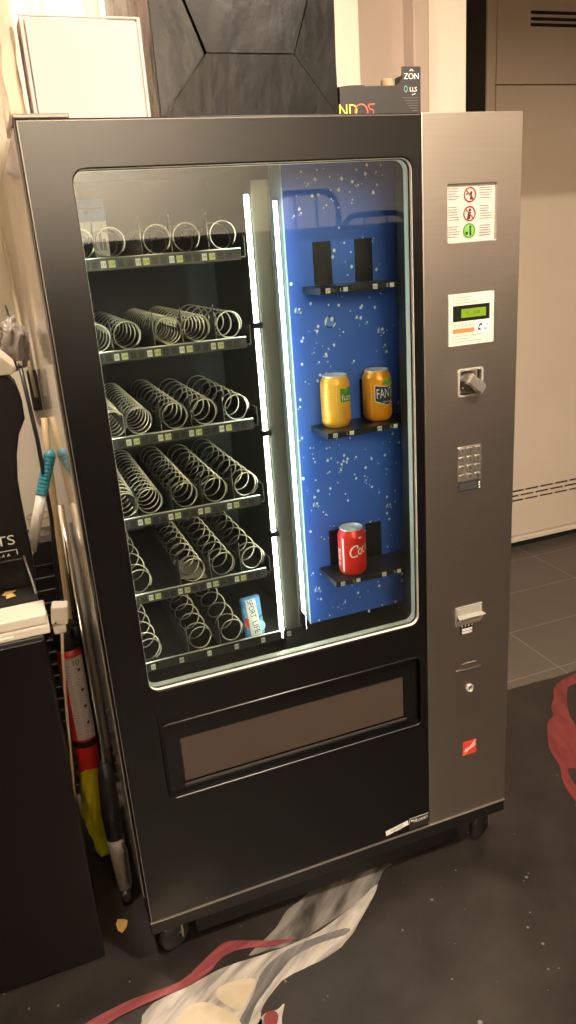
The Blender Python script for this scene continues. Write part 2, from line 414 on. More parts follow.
# ---------------------------------------------------------------- tall metal cabinet in the recess
CY = 1.71
cab_m = mat('cabinet_enamel', (0.74, 0.63, 0.51), 0.45, noise=0.03, nscale=2)
slot_dark = mat('slot_dark', (0.02, 0.018, 0.015), 0.7)
cb = thing('metal_cabinet', 'tall beige metal cabinet with slotted vents standing behind the vending machine on the right', 'cabinet', (2.6, CY, 0))
def part(name, bm, m, parent, **k):
    """mesh given in world coordinates, parented to a thing"""
    o = new_obj(name, bm, m, None, **k); o.parent = parent
    o.matrix_parent_inverse = Matrix.Translation(parent.location).inverted() if parent.type == 'EMPTY' and parent.parent is None else Matrix.Identity(4)
    return o
def sub(name, bm, m, parent, **k):
    """sub-part: the parent part already sits at world coordinates"""
    o = new_obj(name, bm, m, None, **k); o.parent = parent
    o.matrix_parent_inverse = Matrix.Identity(4)
    return o
CX0, CX1 = 2.066, 3.45
part('body', boxm(CX0, CX1, CY + 0.012, YF - 0.15, 0.07, 2.62), mat('cabinet_side', (0.10, 0.095, 0.085), 0.5), cb, bevel=0.004)
part('frame_stile', boxm(CX0, CX0 + 0.046, CY, CY + 0.012, 0.07, 2.62), cab_m, cb, bevel=0.003)
bm = bmesh.new(); vz = [2.492, 2.468, 2.446]
holes = [[(2.285, z - 0.014), (2.75, z - 0.014), (2.75, z), (2.285, z)] for z in vz]
plate(bm, [(CX0 + 0.048, 2.2115), (CX1, 2.2115), (CX1, 2.62), (CX0 + 0.048, 2.62)], holes, CY, CY + 0.011)
up = part('upper_panel', bm, cab_m, cb, bevel=0.002)
bm = bmesh.new()
for z in vz: box(bm, 2.285, 2.75, CY + 0.008, CY + 0.0115, z - 0.014, z)
part('upper_vent', bm, slot_dark, cb)
bm = bmesh.new(); holes = []
for z in (0.338, 0.312, 0.286):
    for k in range(14):
        x0 = CX0 + 0.085 + k * 0.094 - (0.03 if z == 0.312 else 0)
        holes.append([(x0, z - 0.010), (x0 + 0.084, z - 0.010), (x0 + 0.084, z), (x0, z)])
holes = [h for h in holes if h[1][0] < CX1 - 0.02]
plate(bm, [(CX0 + 0.048, 0.085), (CX1, 0.085), (CX1, 2.207), (CX0 + 0.048, 2.207)], holes, CY, CY + 0.011)
part('lower_panel', bm, cab_m, cb, bevel=0.002)
bm = bmesh.new()
for h in holes: box(bm, h[0][0], h[1][0], CY + 0.008, CY + 0.0115, h[0][1], h[2][1])
part('lower_vent', bm, slot_dark, cb)
part('sill_lip', boxm(CX0, CX1, CY - 0.012, CY + 0.03, 0.052, 0.08), trim_paint, cb, bevel=0.003)
part('toe_kick', boxm(CX0 + 0.03, CX1, CY + 0.04, YF - 0.2, 0.0, 0.07), slot_dark, cb)

# ================================================================ THE VENDING MACHINE
vm = thing('vending_machine', 'black and steel vending machine with lit glass front showing wire spirals and blue drinks panel', 'vending machine', (0.4885, 0.42, 0))
W = 0.977; ZB, ZT = 0.15, 1.8335
DT = 0.085      # door thickness
SX = 0.7435     # where the steel column starts
# shell
bm = bmesh.new()
box(bm, 0.0, 0.02, DT, 0.86, 0.11, ZT); box(bm, W - 0.02, W, DT, 0.86, 0.11, ZT)
box(bm, 0.02, W - 0.02, DT, 0.86, ZT - 0.02, ZT); box(bm, 0.02, W - 0.02, DT, 0.86, 0.11, 0.15); box(bm, 0.02, W - 0.02, 0.84, 0.86, 0.15, ZT - 0.02)
shell = part('cabinet_shell', bm, side_paint, vm, bevel=0.003)
# interior liner (an open box)
IX0, IX1, IYB = 0.055, 0.80, 0.60
bm = bmesh.new()
box(bm, IX0 - 0.01, IX0, DT, IYB, 0.66, 1.79); box(bm, IX1, IX1 + 0.01, 0.03, IYB, 0.66, 1.79)
box(bm, IX0 - 0.01, IX1 + 0.01, IYB, IYB + 0.01, 0.66, 1.79); box(bm, IX0 - 0.01, IX1 + 0.01, 0.03, IYB, 1.79, 1.80); box(bm, IX0 - 0.01, IX1 + 0.01, 0.03, IYB, 0.655, 0.665)
part('inner_liner', bm, inner_dark, vm)
# door frame
wx0, wx1, wz0, wz1 = 0.0785, 0.722, 0.747, 1.756
win = rrect(wx0, wx1, wz0, wz1, 0.022)
rec = rrect(0.088, 0.724, 0.470, 0.661, 0.016)
bm = bmesh.new()
plate(bm, [(0.0, ZB), (SX - 0.002, ZB), (SX - 0.002, ZT), (0.0, ZT)], [win, rec], 0.0, 0.02)
part('door_frame', bm, black_paint, vm, bevel=0.0025)
bm = bmesh.new()
box(bm, 0.002, 0.04, 0.02, DT - 0.008, ZB, ZT - 0.002); box(bm, 0.04, wx1, 0.02, 0.05, ZT - 0.05, ZT - 0.002)
box(bm, 0.04, SX, 0.02, 0.05, 0.67, 0.735); box(bm, 0.04, SX, 0.02, 0.05, ZB, 0.46); box(bm, wx1 + 0.005, W - 0.003, 0.02, DT - 0.008, ZB, ZT - 0.002)
part('door_core', bm, plinth_black, vm)
# pale reveal around the glass: two thin rings with a gasket between
bm = bmesh.new()
def inset(d): return rrect(wx0 + 0.0002, wx1 - d, wz0 + d, wz1 - d, 0.022 - d)
wout = rrect(wx0 - .004, wx1 + .004, wz0 - .004, wz1 + .004, 0.026)
plate(bm, win, [inset(0.0007)], 0.0025, 0.0105)
plate(bm, win, [inset(0.0012)], 0.0165, 0.021)
plate(bm, wout, [inset(0.0012)], 0.0205, 0.034)
trim = part('window_rim', bm, rim_pale, vm)
bm = bmesh.new()
plate(bm, win, [inset(0.0016)], 0.0110, 0.0160)
part('window_gasket', bm, gasket, vm)
glass = glass_mat('door_glass', (0.93, 0.97, 0.94), 1.5)
bm = bmesh.new(); box(bm, wx0 + 0.001, wx1 - 0.001, 0.0112, 0.0158, wz0 + 0.001, wz1 - 0.001)
part('window_pane', bm, glass, vm)
# delivery flap in its recess
bm = bmesh.new()
plate(bm, rec, [rrect(0.127, 0.683, 0.4945, 0.611, 0.004, 3)], 0.010, 0.02)
part('flap_frame', bm, black_paint, vm, bevel=0.002)
flap_m = mat('flap_tinted_plastic', (0.060, 0.044, 0.033), 0.32)
bm = bmesh.new(); box(bm, 0.128, 0.682, 0.013, 0.019, 0.496, 0.6095)
part('delivery_flap', bm, flap_m, vm, bevel=0.002)
bm = bmesh.new(); box(bm, 0.126, 0.686, 0.006, 0.012, 0.4885, 0.4945)
part('flap_sill', bm, mat('sill_grey', (0.10, 0.09, 0.08), 0.3, metal=0.7), vm, bevel=0.001)
# steel column
notice = (0.8015, 0.917, 1.594, 1.7035); coin = (0.8255, 0.889, 1.274, 1.3335); ret = (0.8225, 0.8935, 0.7165, 0.762)
def rc(t, r=0.003): return rrect(t[0], t[1], t[2], t[3], r, 3)
bm = bmesh.new()
plate(bm, [(SX, ZB), (W, ZB), (W, ZT), (SX, ZT)], [rc(notice, 0.002), rc(coin, 0.006), rc(ret, 0.002)], 0.0, 0.02)
part('steel_panel', bm, steel, vm, bevel=0.0015)
part('door_side', boxm(W - 0.003, W, 0.02, DT - 0.004, ZB, ZT), black_paint, vm)
# notice card
card_m = mat('notice_card', (0.40, 0.385, 0.37), 0.3, noise=0.14, nscale=55, col2=(0.56, 0.50, 0.41))
bm = bmesh.new()
box(bm, notice[0], notice[1], 0.006, 0.012, notice[2], notice[3])
nc = part('notice_card', bm, card_m, vm)
bm = bmesh.new()
def pict(cx, cz, r, mi, slash):
    disc(bm, cx, cz, r, 0.0052, 28, mi, r * 0.80)
    if slash:
        a = R(135); d = Vector((cos(a), sin(a))); n_ = Vector((-d.y, d.x)) * r * 0.09
        quad(bm, [(cx + d.x * r * .85 + n_.x, 0.0050, cz + d.y * r * .85 + n_.y), (cx - d.x * r * .85 + n_.x, 0.0050, cz - d.y * r * .85 + n_.y),
                  (cx - d.x * r * .85 - n_.x, 0.0050, cz - d.y * r * .85 - n_.y), (cx + d.x * r * .85 - n_.x, 0.0050, cz + d.y * r * .85 - n_.y)], mi)
xc = 0.856
pict(xc + 0.001, 1.6835, 0.0148, 0, True)
disc(bm, xc + 0.004, 1.687, 0.003, 0.0054, 10, 2); quad(bm, [(xc + 0.001, .0054, 1.674), (xc + 0.008, .0054, 1.674), (xc + 0.006, .0054, 1.684), (xc + 0.002, .0054, 1.684)], 2)
disc(bm, xc - 0.006, 1.685, 0.002, 0.0054, 8, 2)
pict(xc, 1.6475, 0.0148, 0, True)
disc(bm, xc + 0.001, 1.6545, 0.003, 0.0054, 10, 2); quad(bm, [(xc - 0.006, .0054, 1.637), (xc + 0.001, .0054, 1.637), (xc + 0.004, .0054, 1.651), (xc - 0.003, .0054, 1.651)], 2)
disc(bm, xc - 0.0005, 1.615, 0.0145, 0.0053, 28, 1); pict(xc - 0.0005, 1.615, 0.0148, 3, False)
disc(bm, xc + 0.002, 1.622, 0.0028, 0.0051, 10, 2); quad(bm, [(xc, .0051, 1.605), (xc + 0.005, .0051, 1.605), (xc + 0.004, .0051, 1.619), (xc + 0.0, .0051, 1.619)], 2)
quad(bm, [(xc - 0.009, .0051, 1.607), (xc - 0.004, .0051, 1.607), (xc - 0.003, .0051, 1.613), (xc - 0.010, .0051, 1.613)], 2)
for side in ((0.806, 0.834), (0.880, 0.911)):
    for zc, nl in ((1.684, 5), (1.647, 6), (1.612, 5)):
        for k in range(nl):
            z = zc + (nl / 2 - k) * 0.0048; x1 = side[1] - rnd.uniform(0, 0.01)
            qxz(bm, side[0], x1, z - 0.0007, z + 0.0007, 0.0053, 4)
sub('pictograms', bm, [mat('pict_red', (0.28, 0.02, 0.018), 0.5), mat('pict_green', (0.15, 0.36, 0.05), 0.5), dark_print, mat('pict_green_dark', (0.05, 0.22, 0.03), 0.5), mat('faint_print', (0.17, 0.16, 0.165), 0.6)], nc)
# display plate
bm = bmesh.new(); plate(bm, rrect(0.8015, 0.9135, 1.3855, 1.492, 0.002, 2), [], -0.0025, 0.0)
dp = part('display_plate', bm, mat('display_white', (0.58, 0.54, 0.47), 0.4), vm)
bm = bmesh.new(); qxz(bm, 0.812, 0.9025, 1.4355, 1.468, -0.0028); sub('display_bezel', bm, mat('bezel_black', (0.012, 0.012, 0.012), 0.25), dp)
bm = bmesh.new(); box(bm, 0.832, 0.893, -0.0034, -0.0026, 1.4425, 1.4605); lcd = sub('lcd_screen', bm, mat('lcd_green', (0.13, 0.21, 0.012), 0.3, emit=(0.33, 0.55, 0.01), estr=0.12), dp)
bm = bmesh.new()
stext(bm, 'F     0.00', 0.8615, 1.4515, 0.009, -0.0036, 0)
for z, x1 in ((1.4845, 0.858), (1.479, 0.852), (1.4735, 0.873), (1.4055, 0.889), (1.3995, 0.857), (1.3935, 0.882)):
    qxz(bm, 0.812, 0.8145, z - 0.001, z + 0.001, -0.0028, 1)
    qxz(bm, 0.817, x1, z - 0.0008, z + 0.0008, -0.0028, 1)
qxz(bm, 0.812, 0.865, 1.4115, 1.4205, -0.0028, 2)
for k in range(6): stext(bm, '0', 0.817 + k * 0.009, 1.4265, 0.010, -0.0028, 3)
qxz(bm, 0.868, 0.9025, 1.4095, 1.4345, -0.0027, 4)
for k in range(2):
    x = 0.8725 + k * 0.015
    quad(bm, [(x, -.0029, 1.4135), (x + .010, -.0029, 1.4135), (x + .012, -.0029, 1.4295), (x + .004, -.0029, 1.4255)], 1 if k else 0)
    disc(bm, x + .008, 1.4195, 0.0032, -0.0031, 10, 4)
sub('display_print', bm, [dark_print, grey_print, mat('orange_print', (0.70, 0.17, 0.06), 0.5), mat('rust_print', (0.55, 0.22, 0.12), 0.5), white_print], dp)
bright_metal = mat('bright_metal', (0.42, 0.39, 0.35), 0.3, metal=0.35)
# rotary return knob in its square well
bm = bmesh.new(); plate(bm, rc((coin[0] - .001, coin[1] + .001, coin[2] - .001, coin[3] + .001), 0.007), [rc((coin[0] + .004, coin[1] - .004, coin[2] + .004, coin[3] - .004), 0.004)], -0.003, 0.004)
kw = part('coin_return_knob', bm, bright_metal, vm, bevel=0.001)
kw['label'] = 'square metal well with a turning knob'
bm = bmesh.new(); box(bm, coin[0] + .003, coin[1] - .003, 0.016, 0.019, coin[2] + .003, coin[3] - .003); sub('knob_well', bm, bright_metal, kw)
bm = bmesh.new(); kx, kz = 0.8575, 1.3035
lathe(bm, [(0.0225, 0.016), (0.0225, 0.008), (0.019, 0.004), (0.004, 0.004)], 28, (kx, 0, kz), axis='y')
c_, s_ = cos(R(-38)), sin(R(-38))
src = bmesh.new(); box(src, -0.022, 0.027, -0.026, 0.006, -0.0125, 0.0125); bmesh.ops.bevel(src, geom=src.edges[:], offset=0.004, segments=3, affect='EDGES')
merge(bm, src, lambda p: Vector((kx + p.x * c_ - p.z * s_, p.y, kz + p.x * s_ + p.z * c_)))
sub('knob_grip', bm, mat('knob_metal', (0.50, 0.46, 0.41), 0.25, metal=0.75), kw, smooth='auto')
# keypad
kp0 = (0.8255, 0.8875, 1.0785, 1.161)
bm = bmesh.new(); plate(bm, rrect(*kp0, 0.002, 2), [], -0.002, 0.0)
kp = part('keypad', bm, mat('keypad_metal', (0.52, 0.49, 0.44), 0.35, metal=0.9), vm, bevel=0.0006)
digits = '123456789*0#'
for r_ in range(4):
    for c_i in range(3):
        x = 0.8355 + c_i * 0.0205; z = 1.151 - r_ * 0.0205
        bm = bmesh.new(); plate(bm, rrect(x - .0068, x + .0068, z - .0068, z + .0068, 0.0025, 3), [], -0.0055, -0.002)
        stext(bm, digits[r_ * 3 + c_i], x, z, 0.011, -0.0057, 1)
        sub('key', bm, [mat('key_steel', (0.66, 0.62, 0.55), 0.3, metal=0.9), dark_print], kp)
bm = bmesh.new(); qxz(bm, 0.829, 0.8865, 1.0565, 1.0765, -0.0012, 0); box(bm, 0.829, 0.8865, -0.001, 0, 1.0565, 1.0765)
for k in range(4): qxz(bm, 0.832, 0.877, 1.061 + k * 0.004, 1.0622 + k * 0.004, -0.0014, 1)
for k in range(3): qxz(bm, 0.8815, 0.885, 1.058 + k * 0.006, 1.0615 + k * 0.006, -0.0014, 2)
part('keypad_tag', bm, [dark_print, mat('tag_grey', (0.09, 0.085, 0.08), 0.5), white_print], vm)
# change return with metal flap
bm = bmesh.new(); plate(bm, rc((ret[0] - .002, ret[1] + .002, ret[2] - .002, ret[3] + .002), 0.002), [rc((ret[0] + .004, ret[1] - .003, ret[2] + .008, ret[3] - .003), 0.002)], -0.002, 0.004)
rt = part('change_tray', bm, bright_metal, vm, bevel=0.0006)
bm = bmesh.new(); box(bm, ret[0], ret[1], 0.016, 0.0195, ret[2], ret[3]); sub('tray_back', bm, tray_metal, rt)
bm = bmesh.new()
quad(bm, [(ret[0] + .002, -0.002, ret[3] - .002), (ret[1] - .002, -0.002, ret[3] - .002), (ret[1] - .002, -0.004, 0.7435), (ret[0] + .002, -0.004, 0.7435)])
quad(bm, [(ret[0] + .002, -0.004, 0.7435), (ret[1] - .002, -0.004, 0.7435), (ret[1] + .002, -0.017, 0.741), (ret[0] - .002, -0.017, 0.741)])
quad(bm, [(ret[0] - .002, -0.017, 0.741), (ret[1] + .002, -0.017, 0.741), (ret[1] + .002, -0.016, 0.737), (ret[0] - .002, -0.016, 0.737)])
fl = sub('tray_flap', bm, bright_metal, rt); sm = fl.modifiers.new('thick', 'SOLIDIFY'); sm.thickness = 0.0015
bm = bmesh.new(); box(bm, 0.8345, 0.873, -0.001, 0, 0.6885, 0.7155)
for k in range(4): disc(bm, 0.839 + k * 0.0095, 0.711, 0.0022, -0.0013, 8, 1)
for z in (0.7025, 0.699, 0.6945, 0.691): qxz(bm, 0.839, 0.868, z - 0.001, z + 0.001, -0.0013, 1)
part('change_tag', bm, [dark_print, white_print], vm)
# lock plate, lock
bm = bmesh.new(); plate(bm, [(0.823, 0.455), (0.8935, 0.455), (0.8935, 0.589), (0.823, 0.589)], [], -0.0012, 0.0)
lk = part('lock_plate', bm, mat('lock_steel', (0.47, 0.42, 0.37), 0.36, metal=1.0), vm, bevel=0.0005)
bm = bmesh.new(); box(bm, 0.840, 0.880, -0.002, 0, 0.6035, 0.6055); box(bm, 0.823, 0.838, -0.002, 0, 0.5885, 0.5905)
part('panel_crease', bm, satin, vm)
bm = bmesh.new(); lathe(bm, [(0.0115, 0.0), (0.0115, -0.005), (0.0095, -0.007), (0.0075, -0.007), (0.007, -0.003), (0.001, -0.003)], 28, (0.861, 0, 0.5335), axis='y'); sub('lock', bm, bright_metal, lk)
bm = bmesh.new(); box(bm, 0.8598, 0.8622, -0.0042, -0.003, 0.529, 0.538); sub('key_slot', bm, dark_print, lk)
# maker badge: red square with white script
bm = bmesh.new(); box(bm, 0.844, 0.8835, -0.001, 0, 0.334, 0.3735)
stext(bm, 'Sielaff', 0.8635, 0.354, 0.0158, -0.0014, 1, rot=R(22), shear=0.35, sx=0.86)
quad(bm, [(0.8455, -.0013, 0.3445), (0.8825, -.0013, 0.3595), (0.8825, -.0013, 0.3613), (0.8455, -.0013, 0.3463)], 1)
quad(bm, [(0.8835, -.0013, 0.3735), (0.8785, -.0013, 0.3735), (0.844, -.0013, 0.334), (0.847, -.0013, 0.334)], 2)
part('maker_badge', bm, [red_print, white_print, mat('badge_pale', (0.75, 0.35, 0.28), 0.5)], vm)
# stickers at the foot of the door
bm = bmesh.new(); quad(bm, [(0.616, -0.0006, 0.1635), (0.681, -0.0006, 0.1755), (0.679, -0.0006, 0.190), (0.614, -0.0006, 0.179)], 0)
stext(bm, 'HAASE', 0.6475, 0.178, 0.012, -0.0012, 1, rot=R(10)); qxz(bm, 0.636, 0.660, 0.1685, 0.1698, -0.0012, 1)
part('service_sticker', bm, [white_print, grey_print], vm)
bm = bmesh.new(); box(bm, 0.683, 0.7395, -0.0008, 0, 0.158, 0.193); qxz(bm, 0.683, 0.7395, 0.1915, 0.193, -0.0011, 1); qxz(bm, 0.683, 0.6842, 0.176, 0.193, -0.0011, 1)
stext(bm, 'Rosan', 0.7165, 0.1815, 0.0165, -0.0012, 1, rot=R(4), shear=0.3); quad(bm, [(0.687, -.0012, 0.183), (0.697, -.0012, 0.181), (0.699, -.0012, 0.185), (0.688, -.0012, 0.1875)], 1)
part('black_sticker', bm, [dark_print, white_print], vm)
# plinth, bright edge, castors, hinge
part('bottom_edge', boxm(0.0, W, -0.003, 0.02, 0.1478, 0.150), mat('edge_metal', (0.42, 0.38, 0.33), 0.3, metal=0.8), vm)
bm = bmesh.new(); box(bm, 0.0, W, 0.0, 0.10, 0.112, 0.146)
part('plinth', bm, plinth_black, vm, bevel=0.003)
part('hinge_plate', boxm(-0.002, 0.088, 0.004, 0.10, ZT + 0.0005, ZT + 0.008), mat('hinge_metal', (0.26, 0.22, 0.19), 0.4, metal=0.6), vm, bevel=0.002)
part('underside_shade', boxm(0.11, W - 0.11, 0.055, 0.82, 0.014, 0.111), plinth_black, vm, bevel=0.003)  # black block added to deepen the shadow beneath the machine
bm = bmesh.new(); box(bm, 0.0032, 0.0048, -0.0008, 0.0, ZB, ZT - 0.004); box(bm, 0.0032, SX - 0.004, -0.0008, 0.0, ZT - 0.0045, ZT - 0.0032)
part('edge_highlight', bm, mat('highlight_metal', (0.20, 0.18, 0.16), 0.35, metal=0.7), vm)  # pale strips put in for the bevel highlight along the left and top edges
bm = bmesh.new(); tube(bm, [(x_, -0.0005, z_) for x_, z_ in rec], 0.0036, 8, closed=True)
part('flap_surround', bm, black_paint, vm)
def castor(x, y):
    bm = bmesh.new()
    for s in (-1, 1): lathe(bm, [(0.012, -0.010), (0.036, -0.010), (0.040, -0.006), (0.040, 0.006), (0.036, 0.010), (0.012, 0.010)], 24, (x, 0, 0.040), axis='y')
    m4 = Matrix.Translation((x, y, 0.04)) @ Matrix.Rotation(R(24), 4, 'Z') @ Matrix.Translation((-x, 0, -0.04))
    bmesh.ops.transform(bm, matrix=m4, verts=bm.verts[:])
    o = part('castor', bm, mat('castor_rubber', (0.06, 0.055, 0.05), 0.4), vm)
    bm = bmesh.new(); box(bm, x - 0.035, x + 0.035, y - 0.03, y + 0.03, 0.104, 0.111); box(bm, x - 0.022, x - 0.018, y - 0.016, y + 0.016, 0.035, 0.104); box(bm, x + 0.018, x + 0.022, y - 0.016, y + 0.016, 0.035, 0.104)
    tube(bm, [(x - 0.024, y, 0.04), (x + 0.024, y, 0.04)], 0.006, 8)
    sub('castor_bracket', bm, satin, o)
for x, y in ((0.055, 0.055), (0.935, 0.055), (0.055, 0.80), (0.935, 0.80)): castor(x, y)

# ---------------- trays and spirals
YT = 0.12
helix_cache = {}
def helix_bm(turns, length, r=0.0262, wr=0.0016, nseg=26, ns=6):
    bm = bmesh.new(); pts = []
    n = int(turns * nseg)
    for i in range(-nseg + 4, n + 1):
        t = 2 * pi * i / nseg
        yy = max(0, i) / n * length
        pts.append((r * sin(t) , yy, -r * cos(t)))
    tube(bm, pts, wr, ns)
    return bm
def helix(turns, length, parent, loc, phase=0.0):
    key = (turns, length)
    if key not in helix_cache:
        o = new_obj('spiral', helix_bm(turns, length), wire, None); helix_cache[key] = o
    else:
        o = helix_cache[key].copy(); COL.objects.link(o)
    o.parent = parent; o.location = loc; o.rotation_euler = (0, phase, 0)
    return o
strip_m = mat('price_strip', (0.075, 0.077, 0.07), 0.3)
tab_white = mat('tab_white', (0.80, 0.80, 0.74), 0.5)
tab_yellow = mat('tab_yellow', (0.62, 0.64, 0.30), 0.5)
tab_dark = mat('tab_dark', (0.035, 0.035, 0.033), 0.4)
rows = [  # strip bottom z, right end, [(x, turns, length)]
    (1.592, 0.396, [(0.088, 2, .16), (0.145, 2, .16), (0.233, 2.4, .34), (0.291, 1.6, .34), (0.365, 2.2, .34)]),
    (1.419, 0.392, [(0.093, 9, .40), (0.152, 8, .40), (0.235, 15, .40), (0.293, 12, .40), (0.361, 6, .36)]),
    (1.247, 0.392, [(0.100, 13, .40), (0.152, 13, .40), (0.227, 9, .40), (0.291, 7, .36), (0.361, 6, .36)]),
    (1.074, 0.392, [(0.100, 13, .40), (0.152, 13, .40), (0.229, 10, .40), (0.296, 8, .38), (0.366, 8, .40)]),
    (0.899, 0.392, [(0.106, 5, .36), (0.226, 9, .40), (0.296, 8, .40), (0.366, 7, .40)]),
    (0.731, 0.470, [(0.106, 5, .30), (0.224, 6.5, .36), (0.300, 5, .34)]),
]
for ri, (zb, xr, coils) in enumerate(rows):
    bm = bmesh.new(); h = 0.021
    box(bm, IX0, xr + 0.012, YT, 0.575, zb + 0.004, zb + 0.007)
    box(bm, IX0, IX0 + 0.002, YT, 0.575, zb + 0.004, zb + 0.05); box(bm, xr + 0.010, xr + 0.012, YT, 0.575, zb + 0.004, zb + 0.045)
    tr = part('tray', bm, tray_metal, vm)
    bm = bmesh.new(); box(bm, IX0, xr, YT - 0.006, YT, zb, zb + h, 0)
    tube(bm, [(IX0, YT - 0.003, zb + h + 0.001), (xr, YT - 0.003, zb + h + 0.001)], 0.0018, 6, mi=4)
    x = IX0 + 0.03
    k = 0
    while x < xr - 0.016:
        dark = ri == 5
        mi = (3, 3, 1, 2)[k % 4] if not dark else (3, 1, 3, 3)[k % 4]
        wd = 0.0125 if mi != 1 else 0.010
        zz0, zz1 = zb + 0.004, zb + h - 0.004
        qxz(bm, x, x + wd, zz0, zz1, YT - 0.0065, mi)
        if mi == 1:
            stext(bm, str(11 + ri * 10 + k // 4), x + wd / 2, (zz0 + zz1) / 2, 0.008, YT - 0.0068, 3)
        if mi == 2:
            stext(bm, '1.50', x + wd / 2, (zz0 + zz1) / 2, 0.006, YT - 0.0068, 3)
        x += wd + 0.0045; k += 1
    st = sub('price_strip', bm, [strip_m if ri < 5 else tab_dark, tab_white, tab_yellow, tab_dark, wire], tr)
    xs = [c[0] for c in coils]
    for a in xs[1:]:
        xd = a - 0.0315
        bm = bmesh.new(); zt = zb + 0.088
        quad(bm, [(xd, YT, zb + 0.007), (xd, 0.56, zb + 0.007), (xd, 0.56, zb + 0.05), (xd, YT + 0.05, zb + 0.05), (xd, YT, zt)])
        d = sub('divider', bm, tray_metal, tr); s = d.modifiers.new('thick', 'SOLIDIFY'); s.thickness = 0.0012
        bm = bmesh.new(); tube(bm, [(xd, YT, zb + 0.02), (xd, YT + 0.003, zt + 0.004)], 0.0009, 5); sub('divider_edge', bm, wire, tr)
    for (cx, t, ln) in coils:
        helix(t, ln, tr, (cx, YT + 0.006, zb + 0.0495), rnd.uniform(-0.5, 0.5))

# ---------------- left light tube with clips, divider post
tube_white = emission('tube_glow', (0.90, 1.0, 0.84), 26.0)
bm = bmesh.new(); tube(bm, [(0.064, 0.098, 0.735), (0.064, 0.098, 1.712)], 0.005, 12)
part('light_tube', bm, emission('fill_tube_glow', (0.92, 1.0, 0.84), 12.0), vm)  # unseen tube added behind the door frame as fill for the left spirals
bm = bmesh.new(); tube(bm, [(0.418, 0.118, 0.735), (0.418, 0.118, 1.712)], 0.0050, 12)
lt_ = part('light_tube', bm, tube_white, vm)
for z in (1.461, 1.233, 0.999):
    bm = bmesh.new(); box(bm, 0.408, 0.430, 0.110, 0.132, z - 0.006, z + 0.006); sub('tube_clip', bm, black_plastic, lt_, bevel=0.002)
post_m = mat('post_metal', (0.16, 0.15, 0.13), 0.3, metal=0.6)
bm = bmesh.new(); box(bm, 0.430, 0.466, 0.125, 0.150, 0.668, 1.74); box(bm, 0.4665, 0.470, 0.122, 0.575, 0.668, 1.785)
part('divider_post', bm, post_m, vm, bevel=0.002)

# ---------------- blue drinks panel
PX0, PX1, PY, PZ0, PZ1 = 0.512, 0.775, 0.17, 0.722, 1.775
blue = mat('panel_blue', (0.042, 0.125, 0.54), 0.42, noise=1, nscale=2.2, col2=(0.065, 0.185, 0.70))
drop_w = mat('droplet_white', (0.86, 0.92, 0.97), 0.4)
drop_l = mat('droplet_light', (0.14, 0.32, 0.78), 0.45)
drop_d = mat('droplet_dark', (0.010, 0.045, 0.22), 0.45)
edge_w = mat('panel_edge', (0.60, 0.74, 0.78), 0.4)
bm = bmesh.new(); box(bm, PX0, PX1, PY, PY + 0.095, PZ0, PZ1, 0)
for f in bm.faces:
    if f.calc_center_median().x < PX0 + 0.001: f.material_index = 4
box(bm, PX0 - 0.0015, PX0 + 0.001, PY - 0.0015, PY + 0.002, PZ0, PZ1, 4)
rd = random.Random(21)
yy = PY - 0.0004
def blob(cx, cz, r, mi, y):
    a0 = rd.uniform(0, 6.28); n = 9
    f = bm.faces.new([bm.verts.new((cx + r * (0.75 + 0.35 * rd.random()) * cos(a0 + 2 * pi * k / n), y, cz + r * (0.9 + 0.4 * rd.random()) * sin(a0 + 2 * pi * k / n))) for k in range(n)]); f.material_index = mi
for c in range(62):                         # clusters of tiny sparkles
    cx, cz = rd.uniform(PX0 + 0.02, PX1 - 0.015), rd.uniform(PZ0 + 0.02, PZ1 - 0.02)
    for k in range(rd.randint(2, 7)):
        x = min(max(cx + rd.gauss(0, 0.019), PX0 + .004), PX1 - .004); z = min(max(cz + rd.gauss(0, 0.026), PZ0 + .004), PZ1 - .004)
        blob(x, z, rd.choice((0.0011, 0.0016, 0.0022, 0.0034)), 1, yy)
def drop(cx, cz, r):
    if r < 0.0082:
        blob(cx, cz, r * 0.42, 1, yy - 0.0001); blob(cx - r * 0.75, cz - r * 0.7, r * 0.22, 1, yy - 0.0001); blob(cx + r * 0.2, cz - r * 0.95, r * 0.2, 2, yy - 0.0001); return
    disc(bm, cx, cz, r, yy - 0.0001, 16, 3, r * 0.74); disc(bm, cx, cz, r * 0.74, yy - 0.0001, 16, 2)
    for a0, a1, t in ((1.9, 3.8, 0.42), (5.1, 6.2, 0.26)):
        n = 7; A = []; B = []
        for k in range(n + 1):
            a = a0 + (a1 - a0) * k / n; ww = t * sin(pi * (k + .15) / (n + .3))
            A.append(bm.verts.new((cx + r * cos(a), yy - 0.0003, cz + r * sin(a)))); B.append(bm.verts.new((cx + r * (1 - ww) * cos(a), yy - 0.0003, cz + r * (1 - ww) * sin(a))))
        for k in range(n):
            f = bm.faces.new((A[k], A[k + 1], B[k + 1], B[k])); f.material_index = 1
    blob(cx + r * 0.35, cz + r * 0.45, r * 0.34, 1, yy - 0.0004)
drops = [(330, 322, 0.013), (298, 311, 0.008), (291, 284, 0.009), (303, 338, 0.007), (326, 354, 0.007), (381, 331, 0.009), (362, 306, 0.006), (354, 361, 0.006), (367, 322, 0.005), (319, 362, 0.005), (300, 407, 0.006), (302, 438, 0.007), (341, 470, 0.006), (356, 457, 0.006), (316, 505, 0.008), (366, 480, 0.005), (389, 506, 0.008), (318, 590, 0.009), (345, 602, 0.006), (369, 611, 0.006), (313, 573, 0.006), (301, 479, 0.007), (294, 216, 0.005), (301, 213, 0.005), (308, 184, 0.005), (358, 185, 0.005), (376, 172, 0.004), (328, 397, 0.005), (333, 420, 0.005), (385, 345, 0.006)]
